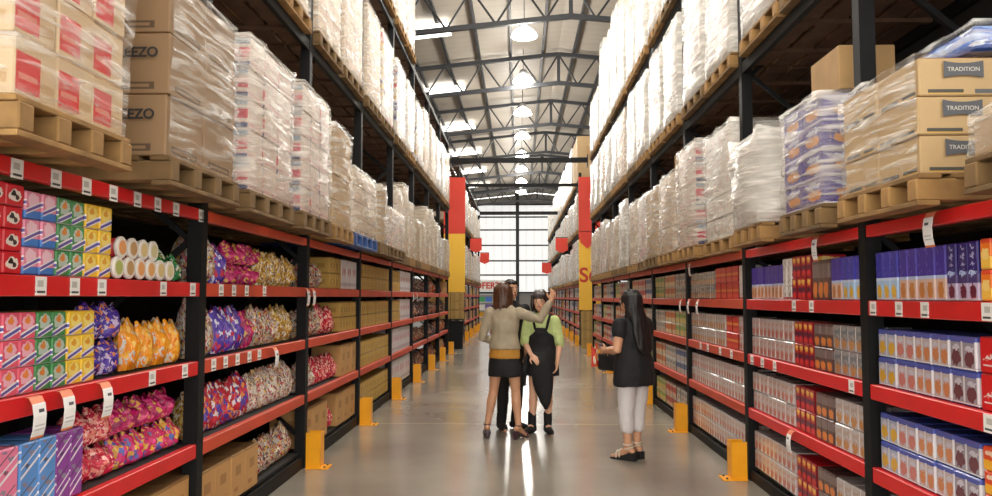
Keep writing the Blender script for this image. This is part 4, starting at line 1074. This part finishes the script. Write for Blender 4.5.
# ------------------------------------------------------------------ people
M_skin = simple('skin', '#c99674', .5, var=.04, scale=20)
M_skin2 = simple('fair skin', '#dba98a', .5, var=.04, scale=20)
M_cloth_black = simple('black cloth', '#101012', .8, var=.2, scale=12, bump=.3)
M_black_hair = simple('black hair', '#120e0e', .55, var=.3, scale=30, bump=.3)
M_brown_hair = simple('brown hair', '#4a2c1a', .4, var=.35, scale=30, bump=.3)
M_beige = simple('beige jacket cloth', '#a0937b', .8, var=.1, scale=15, bump=.3)
M_mustard = simple('mustard cloth', '#b5812f', .75, var=.1, scale=15)
M_green = simple('light green cloth', '#bccb86', .75, var=.15, scale=14, bump=.3)
M_trouser = simple('white trouser cloth', '#d4d0cf', .8, var=.05, scale=12, bump=.4)
M_shoe = simple('dark purple leather', '#3b2230', .35)
M_eye = simple('eye white', '#e8e2dc', .3)
M_iris = simple('dark iris', '#1c120e', .2)
M_lip = simple('lips', '#b0564e', .45)

class Fig:
    def __init__(s, name, label, base, fr, skin):
        s.t = thing(name, label, 'person', (base[0], base[1], 0), 0)
        s.f = Vector((fr[0], fr[1], 0)).normalized()
        s.l = Vector((-s.f.y, s.f.x, 0))
        if s.l.x < 0: s.l = -s.l            # lateral axis runs towards the right of the picture
        s.up = Vector((0, 0, 1)); s.skin = skin; s.mb = MB()
    def P(s, l, f, z): return s.l * l + s.f * f + s.up * z
    def ring(s, l, f, z, rl, rf, n=22, e=1.0):
        out = []
        for k in range(n):
            a = 2 * PI * k / n; c, d = math.cos(a), math.sin(a)
            out.append(s.P(l + math.copysign(abs(c) ** e, c) * rl, f + math.copysign(abs(d) ** e, d) * rf, z))
        return out
    def loft(s, mb, rows, e=1.0): mb.loft([s.ring(*r, e=e) for r in rows]); return mb
    def tube(s, mb, pts, rads, n=14): mb.tube([s.P(*p) for p in pts], rads, n); return mb
    def ball(s, mb, c, rl, rf, rz): mb.ball(s.P(*c), rl, rf, rz, (s.l, s.f, s.up)); return mb
    def head(s, c, k=1.0):
        l, f, z = c
        s.ball(s.mb, (l, f - .008, z + .012), .074 * k, .094 * k, .103 * k)
        s.ball(s.mb, (l, f + .022, z - .05), .056 * k, .066 * k, .062 * k)
        s.ball(s.mb, (l, f + .050, z - .092), .026, .026, .022)      # chin
        s.tube(s.mb, [(l, f + .083, z + .012), (l, f + .101, z - .026)], [.008, .0125], 10)   # nose
        for q in (-1, 1): s.ball(s.mb, (l + q * .074, f - .006, z - .012), .010, .02, .03)   # ears
        s.hc = c
    def face(s):
        l, f, z = s.hc
        for q in (-1, 1):
            e = MB(); s.ball(e, (l + q * .031, f + .077, z + .008), .014, .009, .0085)
            eye = obj('eye', e.mesh('eye', M_eye, True), s.t)
            i = MB(); s.ball(i, (l + q * .031, f + .084, z + .008), .0075, .004, .0078); obj('iris', i.mesh('iris', M_iris, True), eye)
            b = MB(); s.tube(b, [(l + q * .016, f + .088, z + .030), (l + q * .046, f + .077, z + .031)], [.0045, .003], 8); obj('eyebrow', b.mesh('eyebrow', M_black_hair, True), s.t)
        m = MB(); s.ball(m, (l, f + .083, z - .060), .023, .010, .0085); obj('lips', m.mesh('lips', M_lip, True), s.t)
    def hand(s, w, d, nrm, thumb=1, curl=.5):
        """palm, four bent fingers and a thumb; w wrist, d pointing direction, nrm the way the palm faces (all local)"""
        W = s.P(*w); D = s.P(*d).normalized(); N = s.P(*nrm); N = (N - D * N.dot(D)).normalized(); S = D.cross(N) * thumb
        s.mb.tube([W, W + D * .03], [.024, .026], 12)
        s.mb.ball(W + D * .05, .040, .017, .050, (S, N, D))
        for i, ln in enumerate((.068, .078, .072, .056)):
            b = W + D * .082 + S * (.030 - .0205 * i)
            pts = [b - D * .03, b, ]
            a = curl * .6; cur = b; dirn = D.copy()
            for seg, fr_ in ((0, .45), (1, .32), (2, .23)):
                dirn = (D * math.cos(a) + N * math.sin(a)); cur = cur + dirn * ln * fr_; pts.append(cur); a += curl
            s.mb.tube(pts, [.010, .0098, .009, .0082, .007], 8)
        tb = W + D * .028 + S * .032
        s.mb.tube([tb - S * .012, tb + (S * .7 + D * .6 + N * .25) * .035, tb + (S * .8 + D * 1.3 + N * .5) * .042], [.013, .0105, .008], 8)
    def leg(s, hip, knee, ankle, k=1.0):
        h, n, a = Vector(hip), Vector(knee), Vector(ankle)
        m1 = h.lerp(n, .5); m2 = n.lerp(a, .3); m3 = n.lerp(a, .65)
        s.tube(s.mb, [tuple(h), tuple(m1), tuple(n), tuple(m2 + Vector((0, -.012, 0))), tuple(m3), tuple(a)], [.083 * k, .070 * k, .052 * k, .055 * k, .041 * k, .034 * k])
    def foot(s, ankle, toe, heel_h, ln=.23):
        """toe: (l, f) direction"""
        a = Vector(ankle); d = Vector((toe[0], toe[1], 0)).normalized()
        heel = a + d * -.045; heel.z = heel_h + .028
        ball_ = a + d * .11; ball_.z = .026
        tip = a + d * (ln - .06); tip.z = .02
        mid = a + d * .045; mid.z = a.z * .62
        s.tube(s.mb, [tuple(a), tuple(mid), tuple(ball_), tuple(tip)], [.034, .033, .033, .020])
        s.tube(s.mb, [tuple(a), tuple(heel)], [.033, .028]); return d
    def arm(s, sh, el, wr, k=1.0):
        s.tube(s.mb, [sh, tuple(Vector(sh).lerp(Vector(el), .5)), el, tuple(Vector(el).lerp(Vector(wr), .35)), wr], [.050 * k, .044 * k, .037 * k, .037 * k, .026 * k])
    def body(s, name='body'): return remesh(name, s.mb, .0058, s.skin, s.t, 3)
    def cloth(s, name, mb, mat, voxel=.011, smooth=3):
        if name == 'hair': return remesh(name, mb, voxel, mat, s.t, 1, amp=.007, freq=(38, 38, 3))
        return remesh(name, mb, voxel, mat, s.t, smooth, amp=.0035 if 'shoe' in name or 'boot' in name else .008, freq=(11, 11, 7))
    def locks(s, mb, c, z0, rl, rf, a0, a1, n, flare=1.1, r=.026, seed=1, zj=.03):
        """strands of hair hanging from the crown over the head, between two angles (0 right, 90 front)"""
        rr = random.Random(seed); l, f, z = c
        for k in range(n):
            a = math.radians(a0 + (a1 - a0) * (k + .5) / n + rr.uniform(-4, 4)); ca, sa = math.cos(a), math.sin(a)
            ze = z0 + rr.uniform(-zj, zj)
            s.tube(mb, [(l + ca * rl * .45, f + sa * rf * .45, z + .098), (l + ca * rl * .92, f + sa * rf * .92, z + .045), (l + ca * rl, f + sa * rf, z - .03),
                        (l + ca * rl * 1.04, f + sa * rf * 1.0, z + (ze - z) * .6), (l + ca * rl * flare, f + sa * rf * flare * .95, ze)], [r * .7, r, r, r * .95, r * .35], 8)

TORSO = [(0, 0, .80, .120, .10), (0, -.005, .86, .165, .115), (0, -.01, .94, .162, .115), (0, 0, 1.04, .128, .095), (0, 0, 1.14, .128, .098), (0, .005, 1.24, .145, .108), (0, 0, 1.32, .155, .09), (0, -.005, 1.37, .10, .065), (0, -.005, 1.41, .050, .052), (0, .01, 1.47, .046, .05)]
def torso(fig, dz=0., k=1.0, mb=None, grow=0., rows=TORSO, dl=0., z0=None, z1=None):
    rs = [(l + dl, f, z + dz, rl * k + grow, rf * k + grow) for l, f, z, rl, rf in rows]
    if z0 is not None: rs = [r for r in rs if z0 <= r[2] <= z1]
    return fig.loft(mb or fig.mb, rs)

# --- woman in a beige jacket seen from behind, one arm round the girl's shoulders
A = Fig('person', 'woman seen from behind in beige jacket, black miniskirt and strappy heels, arm raised', (-.16, 8.92), (.25, .97), M_skin)
torso(A, .07)
A.head((-.02, .02, 1.595))
lg = [((-.088, 0, .90), (-.135, .03, .51), (-.198, -.01, .125)), ((.088, 0, .90), (.118, .03, .51), (.160, -.01, .125))]
for (h, n, a_), td in zip(lg, ((-.35, 1), (.35, 1))):
    A.leg(h, n, a_, .98); A.foot(a_, td, .085)
LA = ((-.165, -.01, 1.375), (-.255, -.03, 1.10), (-.14, .17, 1.04)); RA = ((.165, .0, 1.375), (.385, .06, 1.30), (.50, .10, 1.50))
A.arm(*LA); A.arm(*RA); A.hand(LA[2], (.6, .7, .1), (.5, -.5, -.3)); A.hand(RA[2], (.25, .2, .9), (-.6, .6, 0), 1, .45)
A.body()
mb = MB(); A.loft(mb, [(0, 0, .975, .180, .138), (0, 0, 1.03, .172, .132), (0, 0, 1.14, .152, .118), (0, .004, 1.28, .165, .125), (0, 0, 1.38, .172, .105), (0, -.005, 1.435, .115, .08), (0, -.005, 1.475, .068, .066)])
for arm_ in (LA, RA):
    A.tube(mb, [arm_[0], tuple(Vector(arm_[0]).lerp(Vector(arm_[1]), .5)), arm_[1], tuple(Vector(arm_[1]).lerp(Vector(arm_[2]), .88))], [.068, .058, .054, .042])
A.cloth('jacket', mb, M_beige)
A.cloth('top', A.loft(MB(), [(0, -.002, .87, .180, .130), (0, -.002, .93, .174, .129), (0, 0, 1.03, .160, .122), (0, 0, 1.09, .148, .114)]), M_mustard)
A.cloth('skirt', A.loft(MB(), [(0, 0, .672, .192, .132), (0, 0, .78, .186, .134), (0, -.002, .88, .172, .124), (0, 0, .905, .165, .12)]), M_cloth_black)
mb = MB(); A.ball(mb, (-.02, .005, 1.612), .088, .106, .108)
A.loft(mb, [(-.02, -.03, 1.42, .085, .055), (-.02, -.035, 1.46, .10, .075), (-.02, -.025, 1.52, .10, .09), (-.02, -.01, 1.61, .086, .09)])
A.locks(mb, (-.02, .005, 1.60), 1.43, .088, .098, 165, 375, 15, 1.16, .024, 3)
A.cloth('hair', mb, M_brown_hair, .009, 3)
def heels(fig, ankle, td, heel_h, mat, name='heeled_sandal'):
    a = Vector((ankle[0], ankle[1], 0)); d = Vector((td[0], td[1], 0)).normalized(); q = Vector((-d.y, d.x, 0))
    mb = MB()
    L = lambda u, v, z: fig.P(*(a + d * u + q * v + Vector((0, 0, z))))
    rows = []
    for u, z, w, th in ((-.075, heel_h - .004, .024, .022), (-.03, heel_h - .012, .028, .022), (.04, heel_h * .5, .030, .024), (.11, .006, .038, .024), (.165, .004, .034, .018), (.19, .006, .018, .012)):
        rows.append([L(u, -w, z - th * .5 if z - th * .5 > .001 else .001), L(u, w, z - th * .5 if z - th * .5 > .001 else .001), L(u, w, z + th * .4), L(u, -w, z + th * .4)])
    mb.loft(rows)
    mb.loft([[L(-.075 + x, y, .001) for x, y in ((0, -.014), (.026, -.014), (.026, .014), (0, .014))], [L(-.082 + x, y, heel_h - .01) for x, y in ((0, -.022), (.045, -.022), (.045, .022), (0, .022))]])
    sh = obj(name, mb.mesh(name, mat, bevel=.002, segs=1), fig.t)
    for c_, r_ in ((Vector((ankle[0], ankle[1], ankle[2] + .02)), .040), (Vector((ankle[0], ankle[1], 0)) + d * .115 + Vector((0, 0, .034)), .041)):
        pts = []
        st = MB(); n = 20
        ax = Vector((0, 0, 1)) if r_ == .040 else d
        e1 = q; e2 = ax.cross(q)
        rr = []
        for k in range(n + 1):
            t_ = 2 * PI * k / n
            rr.append(fig.P(*(c_ + e1 * (r_ * math.cos(t_)) + e2 * (r_ * .95 * math.sin(t_)))))
        if r_ != .040: rr = [p if p.z > .006 else Vector((p.x, p.y, .006)) for p in rr]
        st.tube(rr, [.0065] * (n + 1), 8, False)
        obj('strap', st.mesh('strap', mat, True), sh)
for (h, n, a_), td in zip(lg, ((-.35, 1), (.35, 1))): heels(A, a_, td, .085, M_shoe)

# --- young man in black behind them
B = Fig('person', 'black-haired person in dark clothes standing behind the woman in the beige jacket', (-.10, 9.50), (.45, -.9), M_skin)
torso(B, .10, 1.06)
B.head((0, .02, 1.635), 1.02)
lb = [((-.09, 0, .94), (-.10, .02, .52), (-.115, -.02, .09)), ((.09, 0, .94), (.085, .02, .52), (.075, -.02, .09))]
for (h, n, a_), td in zip(lb, ((-.2, 1), (.25, 1))): B.leg(h, n, a_, 1.02); B.foot(a_, td, .01, .26)
ba = ((.185, 0, 1.41), (.20, .03, 1.13), (.15, .10, .93)); bb = ((-.185, 0, 1.41), (-.23, .0, 1.13), (-.15, .12, .95))
B.arm(*ba); B.arm(*bb); B.hand(ba[2], (-.05, .15, -1), (-1, 0, 0), 1, .35); B.hand(bb[2], (.1, .2, -1), (1, 0, 0), 1, .35)
B.body(); B.face()
mb = MB(); torso(B, .10, 1.06, mb, .016, z0=.88, z1=1.54)
for arm_ in (ba, bb): B.tube(mb, [arm_[0], tuple(Vector(arm_[0]).lerp(Vector(arm_[1]), .75))], [.066, .058])
B.cloth('shirt', mb, M_cloth_black)
mb = MB(); B.loft(mb, [(0, 0, .84, .15, .125), (0, 0, .95, .185, .135), (0, 0, 1.04, .165, .125)])
for h, n, a_ in lb: B.tube(mb, [h, tuple(Vector(h).lerp(Vector(n), .5)), n, (a_[0], a_[1], .10)], [.098, .086, .07, .06])
B.cloth('trousers', mb, M_cloth_black)
for (h, n, a_), td in zip(lb, ((-.2, 1), (.25, 1))):
    d = Vector((td[0], td[1], 0)).normalized(); a = Vector(a_); mb = MB()
    B.tube(mb, [(a.x - d.x * .05, a.y - d.y * .05, .05), (a.x + d.x * .06, a.y + d.y * .06, .048), (a.x + d.x * .17, a.y + d.y * .17, .042)], [.046, .048, .038])
    B.cloth('shoe', mb, M_cloth_black, .008)
mb = MB(); B.ball(mb, (0, -.012, 1.672), .088, .102, .095); B.ball(mb, (0, -.05, 1.60), .082, .07, .09); B.ball(mb, (0, .055, 1.715), .06, .05, .035)
B.cloth('hair', mb, M_black_hair, .008)

# --- girl in a green shirt and black pinafore, facing the camera
Cg = Fig('person', 'girl with dark fringe in light green shirt and black pinafore dress, facing forward', (.26, 9.22), (-.12, -1), M_skin2)
torso(Cg, -.035, .95)
Cg.head((-.02, .02, 1.50), .98)
lc = [((-.08, 0, .80), (-.095, .02, .46), (-.115, -.01, .10)), ((.08, 0, .80), (.075, .02, .46), (.065, -.01, .10))]
for (h, n, a_), td in zip(lc, ((-.3, 1), (.35, 1))): Cg.leg(h, n, a_, .93); Cg.foot(a_, td, .03, .22)
ca = ((.150, 0, 1.275), (.205, .01, 1.02), (.185, .10, .83)); cb = ((-.150, 0, 1.275), (-.195, .01, 1.03), (-.11, .13, .90))
Cg.arm(*ca, .92); Cg.arm(*cb, .92); Cg.hand(ca[2], (-.1, .2, -1), (-1, .2, 0), 1, .4); Cg.hand(cb[2], (.6, .4, -.5), (0, -.7, -.5), -1, .5)
Cg.body(); Cg.face()
mb = MB(); Cg.loft(mb, [(0, 0, .93, .145, .112), (0, 0, 1.02, .138, .105), (0, .004, 1.17, .15, .115), (0, 0, 1.27, .155, .098), (0, 0, 1.325, .105, .075), (0, 0, 1.37, .06, .062)])
for arm_ in (ca, cb): Cg.tube(mb, [arm_[0], tuple(Vector(arm_[0]).lerp(Vector(arm_[1]), .5)), tuple(Vector(arm_[0]).lerp(Vector(arm_[1]), .98))], [.066, .066, .056])
Cg.cloth('shirt', mb, M_green)
mb = MB(); Cg.loft(mb, [(0, 0, .655, .205, .155), (0, 0, .75, .198, .15), (0, 0, .88, .178, .138), (0, 0, .99, .156, .12), (0, .004, 1.10, .157, .123), (0, .03, 1.15, .11, .106)])
Cg.loft(mb, [(0, .075, 1.10, .10, .052), (0, .08, 1.16, .085, .046), (0, .085, 1.20, .075, .04)])
Cg.cloth('pinafore', mb, M_cloth_black)
for q in (-1, 1):
    mb = MB(); pts = [(q * .065, .118, 1.19), (q * .08, .112, 1.26), (q * .095, .075, 1.325), (q * .095, .0, 1.345), (q * .08, -.09, 1.28)]
    mb.tube([Cg.P(*p) for p in pts], [.014] * 5, 8); obj('pinafore_strap', mb.mesh('pinafore_strap', M_cloth_black, True), Cg.t)
mb = MB(); Cg.loft(mb, [(.055, .10, .285, .02, .02), (.05, .11, .36, .055, .04), (.03, .12, .50, .10, .055), (.01, .12, .68, .13, .06), (0, .11, .86, .12, .055), (0, .10, .93, .10, .04)])
Cg.cloth('tied_jacket', mb, M_cloth_black, .009)
mb = MB(); Cg.tube(mb, [(-.17, .10, .86), (-.19, .12, .70), (-.185, .12, .56)], [.022, .03, .016]); Cg.cloth('tied_sleeve', mb, M_cloth_black, .008)
for (h, n, a_), td in zip(lc, ((-.3, 1), (.35, 1))):
    d = Vector((td[0], td[1], 0)).normalized(); a = Vector(a_); mb = MB()
    Cg.tube(mb, [(a.x, a.y, .225), (a.x, a.y, .11), (a.x - d.x * .02, a.y - d.y * .02, .055)], [.050, .048, .047])
    Cg.tube(mb, [(a.x - d.x * .03, a.y - d.y * .03, .048), (a.x + d.x * .07, a.y + d.y * .07, .045), (a.x + d.x * .15, a.y + d.y * .15, .038)], [.044, .044, .035])
    Cg.cloth('ankle_boot', mb, M_cloth_black, .008)
mb = MB(); Cg.ball(mb, (-.02, -.012, 1.535), .092, .100, .098); Cg.ball(mb, (-.02, -.05, 1.45), .085, .06, .10)
Cg.ball(mb, (-.02, .066, 1.565), .066, .034, .034)
for q in (-1, 1): Cg.tube(mb, [(-.02 + q * .078, .035, 1.56), (-.02 + q * .088, .02, 1.48), (-.02 + q * .085, .0, 1.40)], [.026, .024, .018])
Cg.locks(mb, (-.02, 0, 1.525), 1.385, .088, .09, 150, 390, 13, 1.05, .022, 5)
for i in range(5): Cg.tube(mb, [(-.02 + (i - 2) * .02, .05, 1.605), (-.02 + (i - 2) * .026, .094, 1.565), (-.02 + (i - 2) * .027, .099, 1.528)], [.02, .017, .007])
Cg.cloth('hair', mb, simple('dark brown hair', '#2a1812', .4, var=.3, scale=30, bump=.3), .008)

# --- woman with long black hair, black tunic and white capris, seen from behind
D = Fig('person', 'woman with long black hair in black tunic and white cropped trousers, back turned', (1.10, 7.80), (-.62, .78), M_skin)
torso(D, -.02, 1.06)
D.head((-.02, .03, 1.50))
ldl = [((-.09, 0, .82), (-.088, .02, .46), (-.082, .0, .115)), ((.085, 0, .82), (.075, .02, .46), (.066, .03, .115))]
td4 = ((-.25, 1), (.12, 1))
for (h, n, a_), td in zip(ldl, td4): D.leg(h, n, a_, 1.02); D.foot(a_, td, .06, .23)
da = ((-.175, 0, 1.29), (-.235, -.015, 1.045), (-.12, .24, 1.03)); db = ((.175, 0, 1.29), (.215, .02, 1.04), (.05, .24, 1.0))
D.arm(*da, 1.12); D.arm(*db, 1.1); D.hand(da[2], (.15, 1, -.1), (1, 0, 0), -1, .55); D.hand(db[2], (-.9, .4, 0), (0, -.6, -.2), 1, .5)
D.body(); D.face()
mb = MB(); D.loft(mb, [(0, -.01, .705, .232, .175), (0, -.01, .80, .228, .172), (0, -.005, .93, .212, .16), (0, 0, 1.06, .182, .14), (0, .004, 1.20, .182, .138), (0, 0, 1.29, .182, .115), (0, 0, 1.35, .12, .085), (0, 0, 1.385, .07, .07)])
for arm_ in (da, db): D.tube(mb, [arm_[0], tuple(Vector(arm_[0]).lerp(Vector(arm_[1]), .34))], [.072, .070])
D.cloth('tunic', mb, M_cloth_black)
mb = MB(); D.loft(mb, [(0, 0, .74, .15, .12), (0, -.005, .86, .19, .14), (0, 0, .95, .165, .12)])
for h, n, a_ in ldl: D.tube(mb, [h, tuple(Vector(h).lerp(Vector(n), .5)), n, tuple(Vector(n).lerp(Vector(a_), .46))], [.102, .094, .078, .067])
D.cloth('trousers', mb, M_trouser, .010, 2)
mb = MB(); D.ball(mb, (-.02, .008, 1.522), .090, .105, .104)
D.loft(mb, [(.01, -.165, 1.0, .05, .02), (.0, -.155, 1.06, .10, .035), (-.005, -.135, 1.18, .118, .045), (-.01, -.11, 1.30, .112, .055), (-.02, -.055, 1.41, .098, .075), (-.02, -.02, 1.52, .088, .085)])
D.locks(mb, (-.02, .0, 1.51), 1.12, .084, .10, 190, 350, 11, 1.32, .026, 7, .08)
D.cloth('hair', mb, M_black_hair, .009, 3)
M_strap = simple('pale strap', '#cfc6b2', .5)
for (h, n, a_), td in zip(ldl, td4):
    a = Vector((a_[0], a_[1], 0)); d = Vector((td[0], td[1], 0)).normalized(); q = Vector((-d.y, d.x, 0))
    L = lambda u, v, z: D.P(*(a + d * u + q * v + Vector((0, 0, z))))
    mb = MB(); rows = []
    for u, z, w in ((-.085, .074, .030), (-.03, .07, .034), (.05, .045, .036), (.12, .022, .042), (.17, .016, .036), (.19, .014, .02)):
        rows.append([L(u, -w, .001), L(u, w, .001), L(u, w, z), L(u, -w, z)])
    mb.loft(rows); sh = obj('wedge_sandal', mb.mesh('wedge_sandal', M_cloth_black, bevel=.003, segs=1), D.t)
    for c_, r_, ax in ((a + Vector((0, 0, .15)), .042, Vector((0, 0, 1))), (a + Vector((0, 0, .115)) - d * .01, .044, Vector((0, .35, 1)).normalized()), (a + d * .11 + Vector((0, 0, .04)), .043, d), (a + d * .075 + Vector((0, 0, .055)), .044, d)):
        e2 = ax.cross(q); rr = []
        for k in range(21):
            t_ = 2 * PI * k / 20; p = D.P(*(c_ + q * (r_ * math.cos(t_)) + e2 * (r_ * math.sin(t_)))); rr.append(Vector((p.x, p.y, max(p.z, .012))))
        mb = MB(); mb.tube(rr, [.007] * 21, 8, False); obj('strap', mb.mesh('strap', M_strap, True), sh)
# what the woman in black carries
hp = D.P(-.05, .30, 1.0); base = Vector((1.10, 7.80, 0))
p = base + hp
t = thing('handbag', 'black handbag held in the hand of the woman with white trousers', 'handbag', (p.x, p.y, .825), math.atan2(D.f.y, D.f.x))
obj('bag_body', boxmesh(.07, .24, .165, M_cloth_black, .02), t)
hb = MB(); hb.tube([(0, -.07, .155), (0, -.05, .20), (0, 0, .215), (0, .05, .20), (0, .07, .155)], [.008] * 5, 8); obj('handle', hb.mesh('handle', M_cloth_black, True), t)
p2 = base + D.P(-.221, .30, 0)
t = thing('red_packet', 'red and orange packet held beside the black handbag', 'packet', (p2.x, p2.y, .87), math.atan2(D.f.y, D.f.x))
obj('packet', pouch_mesh(.10, .05, .2, 5, candy('red packet', '#c8321f', ['#e0702a', '#c8321f', '#e9d8c0'], 4, .5)), t)
